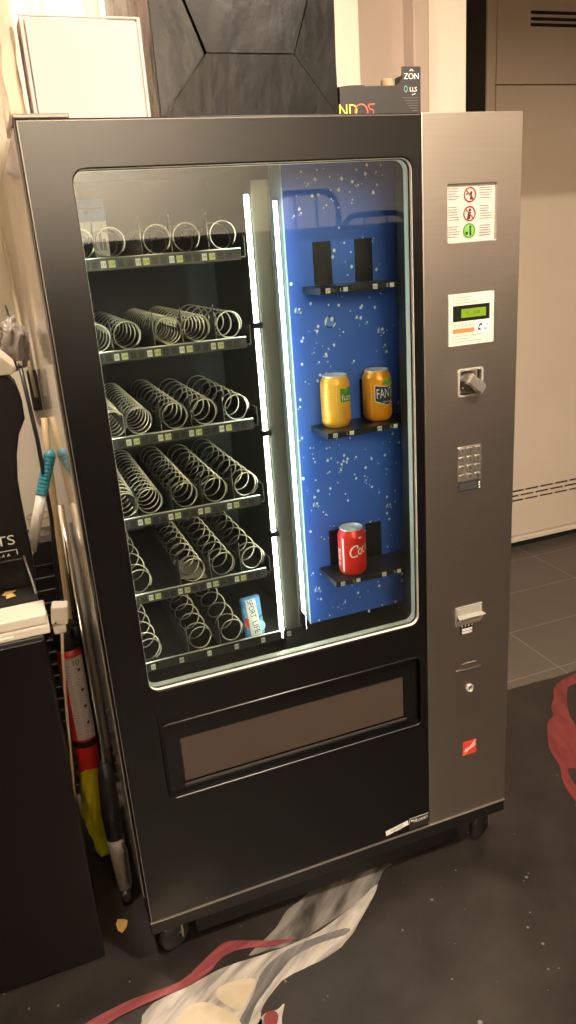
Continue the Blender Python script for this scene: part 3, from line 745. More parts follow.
for u, v, r in drops:
    p = P(u, v, y=PY)
    if PX0 + r < p.x < PX1 - r and PZ0 + r < p.z < PZ1 - r: drop(p.x, p.z, r * 1.05)
    elif PX0 - .01 < p.x < PX1: blob(min(max(p.x, PX0 + .006), PX1 - .006), p.z, 0.004, 1, yy)
pb = part('drinks_panel', bm, [blue, drop_w, drop_l, drop_d, edge_w], vm)
pb['label'] = 'blue panel printed with water droplets'
bm = bmesh.new(); tube(bm, [(0.489, 0.150, PZ0), (0.489, 0.150, 1.70)], 0.0042, 10)
part('light_tube', bm, emission('side_tube_glow', (0.86, 0.97, 1.0), 16.0), vm)
bm = bmesh.new(); box(bm, 0.54, 0.575, PY - 0.003, PY, 0.73, 0.73)  ; bm.free()
shelf_m = mat('can_shelf_black', (0.022, 0.022, 0.024), 0.3)
shelf_z = [1.526, 1.2215, 0.867]
for si, z in enumerate(shelf_z):
    bm = bmesh.new(); x0, x1 = 0.545, 0.772
    box(bm, x0, x1, 0.072, PY, z - 0.014, z)
    if True:
        box(bm, x1, IX1, 0.085, PY, z - 0.016, z - 0.002)
    sh = part('can_shelf', bm, shelf_m, vm, bevel=0.0012)
    bm = bmesh.new()
    for k in range(2):
        xb = x0 + 0.012 + k * 0.108
        qxz(bm, xb, xb + 0.0105, z - 0.012, z - 0.002, 0.0712, 0)
        stext(bm, str(61 + si * 2 + k), xb + 0.0052, z - 0.007, 0.0085, 0.0708, 1)
        stext(bm, '1.50', xb + 0.040, z - 0.007, 0.011, 0.0708, 0)
        qxz(bm, xb + 0.040, xb + 0.050, z - 0.0115, z - 0.0025, 0.0711, 0)
    sub('price_label', bm, [white_print, dark_print], sh)
    for k in range(2):
        xb = 0.574 + k * 0.098
        bm = bmesh.new(); box(bm, xb, xb + 0.042, PY - 0.004, PY, z + 0.001, z + 0.09)
        sub('back_plate', bm, mat('back_plate_black', (0.008, 0.008, 0.009), 0.5), sh, bevel=0.001)

# ================================================================ PRODUCTS
def can(name, label, x, y, z, body_m, facing):
    t = thing(name, label, 'can', (x, y, z), 'drink cans on the shelves of the blue panel')
    r = 0.0331
    bm = bmesh.new(); lathe(bm, [(0.020, 0.004), (0.0245, 0.0), (0.027, 0.0015), (0.0315, 0.008), (r, 0.013), (r, 0.095), (0.0325, 0.0985), (0.0275, 0.1095), (0.0268, 0.1115)], 48, cap=False)
    new_obj('body', bm, body_m, t)
    bm = bmesh.new(); lathe(bm, [(0.0268, 0.111), (0.0275, 0.1135), (0.0268, 0.115), (0.0255, 0.1145), (0.0240, 0.1105), (0.0225, 0.1100), (0.001, 0.1100)], 40, cap=False)
    new_obj('lid', bm, mat('can_aluminium', (0.82, 0.80, 0.77), 0.35, metal=0.5), t)
    bm = bmesh.new(); lathe(bm, [(0.0075, 0.1105), (0.0075, 0.1120), (0.003, 0.1120)], 16, (0.003, -0.004, 0)); new_obj('pull_tab', bm, MATS['can_aluminium'], t)
    bm = bmesh.new(); lathe(bm, [(0.001, 0.006), (0.0205, 0.004)], 24, cap=False); new_obj('base', bm, MATS['can_aluminium'], t)
    return t
def wrap(bm, th0, z0, r, rot=0.0):
    c, s = cos(rot), sin(rot)
    def fn(p):
        X = p.x * c - p.y * s; Z = p.x * s + p.y * c
        th = th0 + X / r
        return Vector((r * cos(th), r * sin(th), z0 + Z))
    return fn
def cut(bm, step=0.003):
    xs = [v.co.x for v in bm.verts]; x = min(xs) + step
    while x < max(xs):
        bmesh.ops.bisect_plane(bm, geom=bm.verts[:] + bm.edges[:] + bm.faces[:], plane_co=(x, 0, 0), plane_no=(1, 0, 0)); x += step
    return bm
def patch(dst, pts, th0, z0, r, mi, rot=0.0):
    src = bmesh.new(); src.faces.new([src.verts.new((x, y, 0)) for x, y in pts]); cut(src)
    merge(dst, src, wrap(None, th0, z0, r, rot), mi)
def patch_text(dst, s, size, th0, z0, r, mi, rot=0.0, **k):
    merge(dst, cut(text_bm(s, size, **k), 0.002), wrap(None, th0, z0, r, rot), mi)
def stroke(dst, pts, wd, th0, z0, r, mi, rot=0.0):
    pts = [Vector(p) for p in pts]; n = len(pts); src = bmesh.new(); A = []; B = []
    for i, p in enumerate(pts):
        d = (pts[min(i + 1, n - 1)] - pts[max(i - 1, 0)]).normalized(); nn = Vector((-d.y, d.x))
        ww = wd * (0.55 + 0.45 * sin(pi * (i + .4) / (n - .2)))
        A.append(src.verts.new((*(p + nn * ww / 2), 0))); B.append(src.verts.new((*(p - nn * ww / 2), 0)))
    for i in range(n - 1): src.faces.new((A[i], A[i + 1], B[i + 1], B[i]))
    merge(dst, src, wrap(None, th0, z0, r, rot), mi)
def arc(cx, cy, rx, ry, a0, a1, n=16): return [(cx + rx * cos(R(a0 + (a1 - a0) * k / n)), cy + ry * sin(R(a0 + (a1 - a0) * k / n))) for k in range(n + 1)]
orange = mat('can_orange', (0.94, 0.36, 0.014), 0.28, metal=0.25)
yellow = mat('can_peach', (0.92, 0.50, 0.06), 0.3, metal=0.15, noise=1, nscale=18, col2=(0.92, 0.42, 0.04))
red = mat('can_red', (0.82, 0.028, 0.018), 0.28, metal=0.2)
green_p = mat('can_green', (0.06, 0.26, 0.03), 0.4); leaf_p = mat('can_leaf', (0.10, 0.42, 0.04), 0.4); navy_p = mat('can_navy', (0.02, 0.03, 0.06), 0.4)
pale_p = mat('can_pale_print', (0.86, 0.66, 0.30), 0.4)
RC = 0.03325
tc_ = R(243)
can_r = can('drink_can', 'orange soda can with white lettered logo, right can on the middle drinks shelf', 0.698, 0.1335, 1.2215, orange, 0)
bm = bmesh.new()
th = tc_ + R(44)
patch(bm, [(-.031, -.019), (.0, -.030), (.031, -.017), (.033, .019), (.0, .014), (-.031, .018)], th, 0.065, RC, 1)
patch(bm, [(-.0295, -.0175), (.0, -.028), (.0295, -.0155), (.0315, .0175), (.0, .0125), (-.0295, .0165)], th, 0.065, RC + .0001, 0)
patch_text(bm, 'FANTA', 0.031, th, 0.0635, RC + .0003, 1, rot=R(3), sx=0.56)
patch(bm, [(-.016, .012), (-.006, .021), (.006, .024), (.016, .020), (.014, .013), (.0, .011)], th, 0.0725, RC + .0002, 2)
patch_text(bm, 'ORANGE', 0.0065, th, 0.044, RC + .0003, 1)
patch(bm, [(-.0006, -.045), (.0006, -.045), (.0006, .03), (-.0006, .03)], tc_ - R(22), 0.06, RC, 3)
new_obj('can_print', bm, [navy_p, white_print, leaf_p, pale_p], can_r)
can_l = can('drink_can', 'yellow peach drink can with a green logo patch, left on the middle drinks shelf', 0.594, 0.1335, 1.2215, yellow, 0)
bm = bmesh.new(); th = tc_ + R(54)
patch(bm, [(-.018, -.013), (.018, -.015), (.019, .013), (.008, .018), (-.004, .015), (-.018, .017)], th, 0.071, RC, 0)
patch(bm, [(-.012, .006), (-.002, .014), (.008, .016), (.004, .008)], th, 0.071, RC + .0002, 2)
patch_text(bm, 'fuze', 0.0195, th, 0.0665, RC + .0002, 1)
for k in range(9):
    patch(bm, [(-.010, 0), (rnd.uniform(.003, .010), 0), (rnd.uniform(.003, .010), .0011), (-.010, .0011)], tc_ - R(30), 0.030 + k * 0.0062, RC, 3)
for k in range(7):
    patch(bm, [(-.007, 0), (rnd.uniform(.003, .008), 0), (.004, .0011), (-.007, .0011)], tc_ + R(40), 0.018 + k * 0.0045, RC, 4)
patch(bm, [(-.0006, -.045), (.0006, -.045), (.0006, .03), (-.0006, .03)], tc_ + R(8), 0.06, RC, 3)
new_obj('can_print', bm, [green_p, white_print, leaf_p, pale_p, mat('can_rust_print', (0.5, 0.16, 0.02), 0.5)], can_l)
can_c = can('drink_can', 'red cola can with white script lettering on the bottom drinks shelf', 0.6065, 0.109, 0.867, red, 0)
bm = bmesh.new(); th = tc_ - R(6)
sc = 0.0112
def S(pts, wd=0.22, dx=0.0, dz=0.0): stroke(bm, [((x + 0.35 * y + dx) * sc, (y + dz) * sc) for x, y in pts], wd * sc, th, 0.060, RC + .0002, 0, rot=R(14))
S(arc(1.0, 0.1, 0.95, 1.15, 50, 310, 26), 0.34)                        # big C
S(arc(1.35, 0.85, 0.35, 0.35, -60, 150, 12), 0.26)
S(arc(2.25, -0.25, 0.38, 0.58, 0, 360, 20), 0.26)                     # o
S(arc(3.25, -0.22, 0.42, 0.58, 40, 320, 18), 0.26)                    # c
S(arc(4.15, -0.25, 0.38, 0.58, 0, 360, 20), 0.26); S([(4.6, 0.35), (4.55, -0.3), (4.7, -0.75), (4.95, -0.7)], 0.24)   # a
S([(0.7, -1.05), (1.6, -1.15), (2.6, -0.95), (3.6, -1.0), (4.6, -1.2)], 0.16)
patch(bm, [(-.0022, -.047), (.0022, -.047), (.0022, .036), (-.0022, .036)], tc_ - R(36), 0.0585, RC + .0002, 0)
for k in range(10):
    x = rnd.uniform(.004, .011)
    patch(bm, [(-x, 0), (x * 0.6, 0), (x * .6, .0030), (-x, .0030)], tc_ - R(62), 0.018 + k * 0.0055, RC, 0) if k % 3 else None
patch_text(bm, 'cola', 0.011, tc_ - R(58), 0.058, RC + .0001, 0, rot=R(90))
patch(bm, [(-.004, -.002), (.004, -.002), (.004, .002), (-.004, .002)], tc_ + R(38), 0.096, RC, 0)
new_obj('can_print', bm, [white_print], can_c)

# pack of gum in the bottom tray
pk = thing('gum_pack', 'blue and white chewing gum pack standing in the bottom tray beside the light tube', 'gum pack', (0.360, 0.147, 0.7385))
pk.rotation_euler = (R(-5), R(-2), R(4))
bm = bmesh.new(); box(bm, -0.024, 0.024, -0.007, 0.007, 0.0, 0.102)
bmesh.ops.bevel(bm, geom=bm.edges[:], offset=0.003, segments=3, affect='EDGES')
new_obj('wrapper', bm, mat('gum_blue', (0.06, 0.24, 0.62), 0.3, noise=1, nscale=30, col2=(0.20, 0.45, 0.75)), pk, smooth='auto')
bm = bmesh.new()
quad(bm, [(-.010, -.0074, .004), (.014, -.0074, .004), (.010, -.0074, .088), (-.012, -.0074, .088)], 0)
disc(bm, .010, .022, .014, -.0073, 20, 3); quad(bm, [(-.020, -.0074, .030), (-.012, -.0074, .024), (-.010, -.0074, .046), (-.019, -.0074, .050)], 1)
quad(bm, [(.012, -.0074, .04), (.0205, -.0074, .046), (.0205, -.0074, .049), (.012, -.0074, .043)], 2)
stext(bm, 'SPORT', -0.001, 0.066, 0.0165, -0.0077, 2, rot=R(-84), sx=0.85); stext(bm, 'LIFE', 0.003, 0.023, 0.018, -0.0077, 2, rot=R(-84), sx=0.95)
bmesh.ops.scale(bm, vec=(1.13, 1.0, 1.10), verts=bm.verts[:])
new_obj('pack_print', bm, [white_print, red_print, mat('gum_navy', (0.03, 0.04, 0.10), 0.5), mat('gum_cyan', (0.35, 0.66, 0.80), 0.4)], pk)
# card in the fifth row, glass reflection built as a carton behind the first
bm = bmesh.new(); z5 = 0.899 + 0.0075
q = [(0.196, 0.19), (0.262, 0.16), (0.275, 0.26), (0.205, 0.30)]
vs = [bm.verts.new((x, y, z5 + 0.0005)) for x, y in q]; bm.faces.new(vs)
r_ = bmesh.ops.extrude_face_region(bm, geom=bm.faces[:]); bmesh.ops.translate(bm, verts=[g for g in r_['geom'] if isinstance(g, bmesh.types.BMVert)], vec=(0, 0, 0.0015))
tag(new_obj('paper_card', bm, mat('paper_white', (0.70, 0.68, 0.62), 0.7)), 'white paper card lying under a spiral in the fifth tray down', 'card')
ct = thing('reflected_carton', 'glass reflection built as a small blue and white carton, left end of the top tray', 'carton', (0.142, 0.325, 1.6))
bm = bmesh.new(); box(bm, -0.032, 0.026, -0.02, 0.02, 0.0, 0.131); new_obj('carton_box', bm, mat('carton_blue', (0.05, 0.19, 0.42), 0.4), ct, bevel=0.001)
bm = bmesh.new(); qxz(bm, -0.0315, 0.0255, 0.0, 0.088, -0.0204, 0); qxz(bm, -0.018, -0.009, 0.103, 0.108, -0.0204, 1); qxz(bm, 0.006, 0.012, 0.101, 0.107, -0.0204, 1); qxz(bm, -0.028, 0.022, 0.1125, 0.1145, -0.0204, 1)
for k in range(6):
    x = -0.026 + k * 0.008; qxz(bm, x, x + 0.006, 0.03, 0.05 + rnd.random() * 0.03, -0.0207, 2)
new_obj('carton_print', bm, [white_print, dark_print, mat('carton_photo', (0.35, 0.33, 0.36), 0.5)], ct)

# ================================================================ ON TOP OF THE MACHINE
zt = ZT
white_card = mat('white_cardboard', (0.60, 0.50, 0.475), 0.6)
wb = thing('white_box', 'white cardboard box standing on the left of the vending machine top', 'box', (0.135, 0.05, zt))
src = bmesh.new(); box(src, -0.0985, 0.0985, 0.014, 0.06, 0, 0.1535)
new_obj('tray_base', src, white_card, wb, bevel=0.001)
bm = bmesh.new(); box(bm, -0.0905, 0.0900, 0.0, 0.004, 0.0, 0.1518); new_obj('front_face', bm, white_card, wb, bevel=0.001)
bm = bmesh.new()
for s in (-1, 1): box(bm, s * 0.0955 - 0.003, s * 0.0955 + 0.003, -0.001, 0.003, 0.0, 0.157)
box(bm, -0.0985, 0.0985, -0.001, 0.003, 0.1535, 0.157); new_obj('edge_rim', bm, white_card, wb, bevel=0.001)
wb.location.z += 0.002; wb.rotation_euler = (0, 0, R(1))
# cream paper sack behind it
def crumple(bm, amt, seed, freq=18):
    from mathutils import noise as mn
    for v in bm.verts:
        n_ = mn.noise_vector(v.co * freq + Vector((seed, seed * 2, 0))); n2_ = mn.noise_vector(v.co * freq * 2.7 + Vector((seed, 0, 5)))
        v.co += (n_ + n2_ * 0.45) * amt
def gridbox(x0, x1, y0, y1, z0, z1, cuts):
    bm = bmesh.new(); box(bm, x0, x1, y0, y1, z0, z1)
    bmesh.ops.subdivide_edges(bm, edges=bm.edges[:], cuts=cuts, use_grid_fill=True)
    return bm
sack_m = mat('kraft_cream', (0.62, 0.51, 0.37), 0.6, noise=0.12, nscale=10)
bm = gridbox(0.0, 0.026, 0.07, 0.28, zt + 0.009, zt + 0.36, 18); crumple(bm, 0.0045, 3, 26)
for v in bm.verts: v.co.z = max(v.co.z, zt + 0.009)
tag(new_obj('paper_sack', bm, sack_m, smooth=True), 'wrinkled cream paper sack behind the left side of the white box', 'sack')
# big black paper bag lying with its folded base towards us
bag_m = mat('black_bag_paper', (0.0055, 0.005, 0.005), 0.27, spec=0.28, noise=0.5, nscale=9, bump=0.22, bscale=20, stretch=(1, 1, 0.5), rvar=0.14)
bg_ = thing('black_bag', 'large black paper carrier bag lying with its folded base facing forward, centre of machine top', 'bag', (0.415, 0.05, zt))
BX0, BX1, BH = -0.166, 0.180, 0.31
bm = gridbox(BX0, BX1, 0.004, 0.40, 0, BH, 9); crumple(bm, 0.003, 9, 8)
for v in bm.verts: v.co.z = max(v.co.z, 0.0005)
new_obj('bag_body', bm, bag_m, bg_, smooth='auto')
def flap(pts, name, t=0.0025, y=0.0):
    bm = bmesh.new()
    a = [bm.verts.new((x, yy_, z)) for x, yy_, z in pts]; bm.faces.new(a)
    bmesh.ops.triangulate(bm, faces=bm.faces[:])
    bmesh.ops.subdivide_edges(bm, edges=bm.edges[:], cuts=5, use_grid_fill=True)
    o = new_obj(name, bm, bag_m, bg_); s = o.modifiers.new('thick', 'SOLIDIFY'); s.thickness = t; s.offset = 0
    return o
z54 = 0.105
lx, rx = -0.072, 0.092
# the lower flap, the upper flap and the two side gussets overlap as on a folded bag base
flap([(BX0 + .006, -0.001, 0.004), (BX1 - .004, -0.001, 0.004), (rx, -0.003, z54), (lx, -0.003, z54)], 'base_flap')
flap([(lx, -0.006, z54 + .001), (rx, -0.006, z54 + .001), (0.165, -0.004, BH), (-0.15, -0.004, BH)], 'base_flap')
flap([(BX0 + .003, 0.002, 0.008), (lx - .004, -0.0005, z54), (-0.153, 0.001, BH), (BX0 + .003, 0.002, BH)], 'gusset_flap')
flap([(BX1 - .003, 0.002, 0.006), (BX1 - .003, 0.002, BH), (0.167, 0.001, BH), (rx + .003, -0.0005, z54)], 'gusset_flap')
# black printed carton with a raised end
kb = thing('black_carton', 'black printed display carton with a raised right end on the vending machine top', 'carton', (0.686, 0.055, zt))
prof = [(-0.086, 0.0), (0.0885, 0.0), (0.0895, 0.089), (0.0485, 0.089), (0.0475, 0.070), (0.043, 0.060), (0.035, 0.0565), (-0.086, 0.0545)]
bm = bmesh.new(); plate(bm, prof, [], 0.0, 0.003)
carton_m = mat('carton_black', (0.022, 0.020, 0.019), 0.42)
new_obj('front_panel', bm, carton_m, kb, bevel=0.0006)
bm = bmesh.new(); box(bm, -0.086, 0.089, 0.003, 0.10, 0.0, 0.003); box(bm, -0.086, 0.089, 0.10, 0.103, 0, 0.054); box(bm, -0.086, -0.083, 0.003, 0.10, 0.003, 0.054); box(bm, 0.086, 0.089, 0.003, 0.10, 0.003, 0.088)
new_obj('tray_shell', bm, carton_m, kb, bevel=0.0006)
bm = bmesh.new(); yp = -0.0008
stext(bm, 'ND', -0.070, 0.013, 0.030, yp, 1, sx=0.9)
disc(bm, -0.042, 0.011, 0.0145, yp, 28, 2, 0.0122)
stroke_pts = [(-0.014, 0.0285), (-0.027, 0.0275), (-0.024, 0.020), (-0.016, 0.018), (-0.016, 0.008), (-0.028, 0.004)]
for a_, b_ in zip(stroke_pts, stroke_pts[1:]):
    d = (Vector(b_) - Vector(a_)).normalized() * 0.0011; n_ = Vector((-d.y, d.x)); a2 = Vector(a_) - d - Vector((0, .004)); b2 = Vector(b_) + d - Vector((0, .004))
    quad(bm, [(a2.x + n_.x, yp, a2.y + n_.y), (b2.x + n_.x, yp, b2.y + n_.y), (b2.x - n_.x, yp, b2.y - n_.y), (a2.x - n_.x, yp, a2.y - n_.y)], 2)
new_obj('front_lettering', bm, [white_print, mat('print_yellow', (0.75, 0.62, 0.08), 0.5), mat('print_coral', (0.72, 0.13, 0.10), 0.5)], kb)
bm = bmesh.new()
stext(bm, 'ZON', 0.0685, 0.0715, 0.0145, yp, 0, sx=1.05)
for k in range(5):
    a = R(30 + 30 * k); quad(bm, [(0.0685 + .0015 * cos(a), yp, .0795 + .0015 * sin(a)), (0.0685 + .005 * cos(a - .15), yp, .0795 + .005 * sin(a - .15)), (0.0685 + .005 * cos(a + .15), yp, .0795 + .005 * sin(a + .15))], 0)
stext(bm, 'LLS', 0.072, 0.049, 0.0115, yp, 0); disc(bm, 0.0555, 0.050, 0.0058, yp, 18, 3, 0.004, 0.7)
quad(bm, [(0.069, yp, .039), (0.077, yp, .0415), (0.077, yp, .0425), (0.069, yp, .0402)], 0)
for k in range(6): qxz(bm, 0.047 + k * 0.004 + rnd.random() * .003, 0.083, 0.034 - k * 0.0045, 0.0348 - k * 0.0045, yp, 4)
new_obj('end_lettering', bm, [white_print, white_print, white_print, mat('print_teal', (0.15, 0.40, 0.36), 0.5), mat('print_dim', (0.14, 0.13, 0.12), 0.5)], kb)
# roll of dark tape and a small tan cork behind the carton
bm = bmesh.new(); plate(bm, [(0.0, 0.0)] and arc(0, 0, .042, .042, 0, 351, 39), [arc(0, 0, .034, .034, 0, 351, 39)], -0.012, 0.012)
o = tag(new_obj('tape_roll', bm, black_plastic, bevel=0.001), 'roll of dark tape lying flat behind the black carton', 'tape roll')
o.rotation_euler = (R(90), 0, 0); o.location = (0.70, 0.26, zt + 0.0125)
bx = thing('storage_box', 'plain cream box behind the black carton on the machine top', 'box', (0.72, 0.30, zt))
o.location = (0.722, 0.27, zt + 0.066 + 0.0125)
bm = bmesh.new(); box(bm, -0.075, 0.09, -0.09, 0.09, 0, 0.060); new_obj('carton', bm, mat('box_dim', (0.10, 0.09, 0.08), 0.6), bx, bevel=0.002)
bm = bmesh.new(); box(bm, -0.078, 0.093, -0.093, 0.093, 0.0602, 0.0658); new_obj('lid', bm, MATS['box_dim'], bx, bevel=0.002)
bx['label'] = 'plain dark box hidden low behind the black carton, carrying the tape roll'
bm = bmesh.new(); lathe(bm, [(0.010, 0.0), (0.0125, 0.002), (0.013, 0.03), (0.011, 0.036), (0.003, 0.037)], 24)
o = tag(new_obj('cork_stopper', bm, mat('cork_tan', (0.42, 0.30, 0.17), 0.7, noise=0.2, nscale=120)), 'small tan stopper standing by the raised end of the black carton', 'stopper'); o.location = (0.795, 0.232, zt + 0.066)
# two clear bottles behind the white box
clear = glass_mat('bottle_glass', (0.93, 0.90, 0.86), 1.45, facing=True)
def bottle(x, y, label):
    t = thing('glass_bottle', label, 'bottle', (x, y, zt), 'clear bottles on the machine top')
    bm = bmesh.new(); lathe(bm, [(0.001, 0.003), (0.030, 0.0), (0.034, 0.006), (0.034, 0.17), (0.030, 0.20), (0.016, 0.235), (0.0145, 0.29)], 32, cap=False)
    g = new_obj('bottle_body', bm, clear, t)
    bm = bmesh.new(); lathe(bm, [(0.0155, 0.275), (0.0165, 0.277), (0.0165, 0.298), (0.014, 0.30), (0.002, 0.30)], 24); new_obj('cap', bm, satin, t)
bottle(0.205, 0.36, 'clear glass bottle behind the white box, beside the black bag')
bottle(0.098, 0.36, 'clear glass bottle behind the middle of the white box')

# ================================================================ LEFT OF THE MACHINE
# black low cabinet
bc = thing('black_cabinet', 'low black cabinet standing on the floor left of the vending machine', 'cabinet', (-0.43, 0.30, 0))
CXR = -0.111
blk_lam = mat('black_laminate', (0.0045, 0.003, 0.003), 0.3, spec=0.35)
bm = bmesh.new(); box(bm, -0.75, CXR, 0.105, 0.60, 0.02, 0.882); part('carcass', bm, blk_lam, bc, bevel=0.004)
bm = bmesh.new(); box(bm, -0.752, CXR - 0.0, 0.088, 0.104, 0.012, 0.880); part('door', bm, blk_lam, bc, bevel=0.003)
bm = bmesh.new(); box(bm, -0.74, CXR - 0.015, 0.12, 0.58, 0.0, 0.02); part('foot_plinth', bm, plinth_black, bc)
top_m = mat('black_top', (0.014, 0.013, 0.012), 0.3, noise=1, nscale=60, col2=(0.03, 0.03, 0.028))
bm = bmesh.new(); box(bm, -0.755, CXR + 0.003, 0.083, 0.61, 0.882, 0.892); part('top_board', bm, top_m, bc, bevel=0.002)
TB = 0.892
# cream flat box (two halves)
fb = thing('cream_case', 'flat cream plastic case on the front edge of the low black cabinet', 'case', (-0.24, 0.15, TB))
for nm, z0, z1, dx in (('lower_half', 0.0, 0.0205, 0.0), ('lid', 0.0215, 0.045, 0.002)):
    bm = bmesh.new(); box(bm, -0.20 + dx, 0.1465 - dx, -0.065 + dx, 0.016 - dx, z0, z1)
    new_obj(nm, bm, cream_plastic, fb, bevel=0.004, seg=3)
bm = bmesh.new(); qxz(bm, 0.04, 0.075, 0.008, 0.013, -0.0653, 0); new_obj('case_latch', bm, mat('latch_pale', (0.80, 0.77, 0.68), 0.4), fb)
# white plug adapter with its cable hanging down
pa = thing('plug_adapter', 'white plug adapter at the right end of the cream case, its cable hanging down', 'adapter', (-0.069, 0.135, 0.9125))
bm = bmesh.new(); box(bm, -0.016, 0.018, -0.018, 0.016, -0.022, 0.020); o = new_obj('adapter_body', bm, mat('adapter_white', (0.58, 0.53, 0.45), 0.4), pa, bevel=0.004, seg=3); o.rotation_euler = (0, R(8), R(-8))
bm = bmesh.new(); box(bm, -0.019, 0.008, -0.018, 0.012, -0.043, -0.0235); o2 = new_obj('plug', bm, MATS['adapter_white'], pa, bevel=0.005, seg=3)
bm = bmesh.new(); lathe(bm, [(0.0022, -0.0185), (0.0022, -0.0192), (0.0002, -0.0192)], 10, (-0.007, 0, -0.017), axis='y'); s_o = new_obj('socket_hole', bm, dark_print, pa); s_o.parent = o
pts = [P(62, 634, y=0.15), P(63, 660, y=0.15), P(65, 690, y=0.16), P(67, 715, y=0.18), P(70, 745, y=0.2), P(73, 780, y=0.22), P(75, 800, y=0.24)]
bm = bmesh.new(); tube(bm, [p - pa.location for p in pts], 0.0032, 8); new_obj('cable', bm, mat('cable_beige', (0.42, 0.32, 0.20), 0.5), pa)
# yellow paper scrap on the cabinet top
def scrap(name, label, loc, rz, pts, m):
    bm = bmesh.new(); a = [bm.verts.new((x, y, 0.001 + 0.006 * abs(sin(9 * x * 30 + y * 70)))) for x, y in pts]; bm.faces.new(a)
    bmesh.ops.triangulate(bm, faces=bm.faces[:])
    o = new_obj(name, bm, m); s = o.modifiers.new('thick', 'SOLIDIFY'); s.thickness = 0.0008
    o.location = loc; o.rotation_euler[2] = rz; tag(o, label, 'scrap')
    return o
scr_m = mat('scrap_yellow', (0.66, 0.44, 0.13), 0.6, noise=0.15, nscale=60)
scrap('paper_scrap', 'yellow pointed paper scrap on the black cabinet top behind the cream case', (-0.165, 0.33, TB + 0.001), 0.4,
      [(-.02, -.02), (.004, -.019), (.003, .0), (.015, .002), (-.003, .02), (-.02, .003), (-.011, .001), (-.014, -.008)], scr_m)
scrap('paper_scrap', 'torn yellow scrap on the floor between the black cabinet and the vending machine', P(121, 927, z=0.001), 0.9,
      [(-.018, -.014), (.0, -.018), (.018, -.01), (.02, .002), (.007, -.005), (.0, .004), (.016, .018), (.0, .014), (-.012, .002)], mat('scrap_tan', (0.72, 0.46, 0.16), 0.6))
# black instrument case with lettering standing on the cabinet
ec = thing('speaker_case', 'black case with white lettering standing on the low black cabinet', 'case', (-0.30, 0.42, TB))
ecm = mat('case_black', (0.006, 0.005, 0.005), 0.45, spec=0.3, noise=0.3, nscale=12)
def E(u, v, y=0.40): return P(u, v, y=y)
outl = [(33, 560), (30, 545), (24, 515), (18, 482), (17, 455), (19, 435), (25, 419), (22, 400), (16, 385), (8, 377), (0, 374)]
pr = [(p.x, p.z) for p in (E(u, v) for u, v in outl)]
pr = [(pr[0][0], TB + 0.002)] + pr + [(-0.50, pr[-1][1]), (-0.50, TB + 0.002)]
bm = bmesh.new(); plate(bm, pr, [], 0.40, 0.50); part('case_body', bm, ecm, ec, bevel=0.006)
bm = bmesh.new()
p1 = E(7, 541); stext(bm, 'TS', p1.x - 0.004, p1.z, 0.034, 0.3985, 0, sx=1.25, rot=R(0))
a_, b_ = E(17, 549), E(17, 562)
qxz(bm, -0.30, a_.x, a_.z - .001, a_.z + .001, 0.3985); qxz(bm, a_.x - .002, a_.x, b_.z - 0.01, a_.z, 0.3985)
p2 = E(5, 558); stext(bm, 'MA', p2.x, p2.z, 0.024, 0.3985, 0)
part('case_lettering', bm, [white_print], ec)
# lower dark box in front of the case with a pale edge
lb = thing('black_crate', 'low black crate lying in front of the lettered case on the cabinet top', 'crate', (-0.30, 0.33, TB))
bm = bmesh.new(); box(bm, -0.20, 0.178, 0.035, 0.062, 0, 0.075); new_obj('crate_body', bm, mat('crate_black', (0.006, 0.005, 0.005), 0.4, spec=0.3), lb, bevel=0.004)
bm = bmesh.new(); tube(bm, [(0.178, 0.036, 0.078), (0.186, 0.0, 0.03), (0.190, -0.03, 0.004)], 0.0025, 6); new_obj('crate_strap', bm, mat('strap_pale', (0.35, 0.33, 0.30), 0.4), lb)
# cream appliance corner on the case
ap = thing('cream_appliance', 'cream plastic appliance with rounded corners resting on top of the lettered case', 'appliance', (-0.20, 0.44, 1.40))
apz = pr[-3][1]
ap.location = (-0.20, 0.44, apz)
a1, a2 = P(0, 340, y=0.35), P(19, 365, y=0.35)
bm = bmesh.new(); pts = [(-0.25, 0.0), (0.128, 0.002), (0.140, 0.010), (0.136, 0.020), (0.065, 0.100), (-0.25, 0.110)]
plate(bm, pts, [], -0.09, 0.06); new_obj('housing', bm, mat('appliance_cream', (0.58, 0.53, 0.43), 0.5), ap, bevel=0.008, seg=3)
bm = bmesh.new(); box(bm, -0.20, 0.10, -0.093, -0.0905, 0.03, 0.034); new_obj('housing_seam', bm, grey_print, ap)
# grey plastic bag hanging behind it
bm = bmesh.new(); bmesh.ops.create_icosphere(bm, subdivisions=4, radius=1.0); crumple(bm, 0.30, 5, 2.0)
for v in bm.verts: v.co = Vector((v.co.x * 0.034, v.co.y * 0.03, v.co.z * 0.066))
gb = new_obj('plastic_bag', bm, mat('bag_grey', (0.22, 0.19, 0.17), 0.35), smooth=True); gb.location = P(14, 345, y=0.72)
tag(gb, 'crumpled grey plastic bag hanging on the wall beside the cream appliance', 'plastic bag')
bm = bmesh.new(); tube(bm, [(0, 0.0, 0.055), (0, 0.05, 0.085), (0, WY - gb.location.y - 0.002, 0.09)], 0.003, 8); k_ = new_obj('bag_tie', bm, black_plastic, gb)
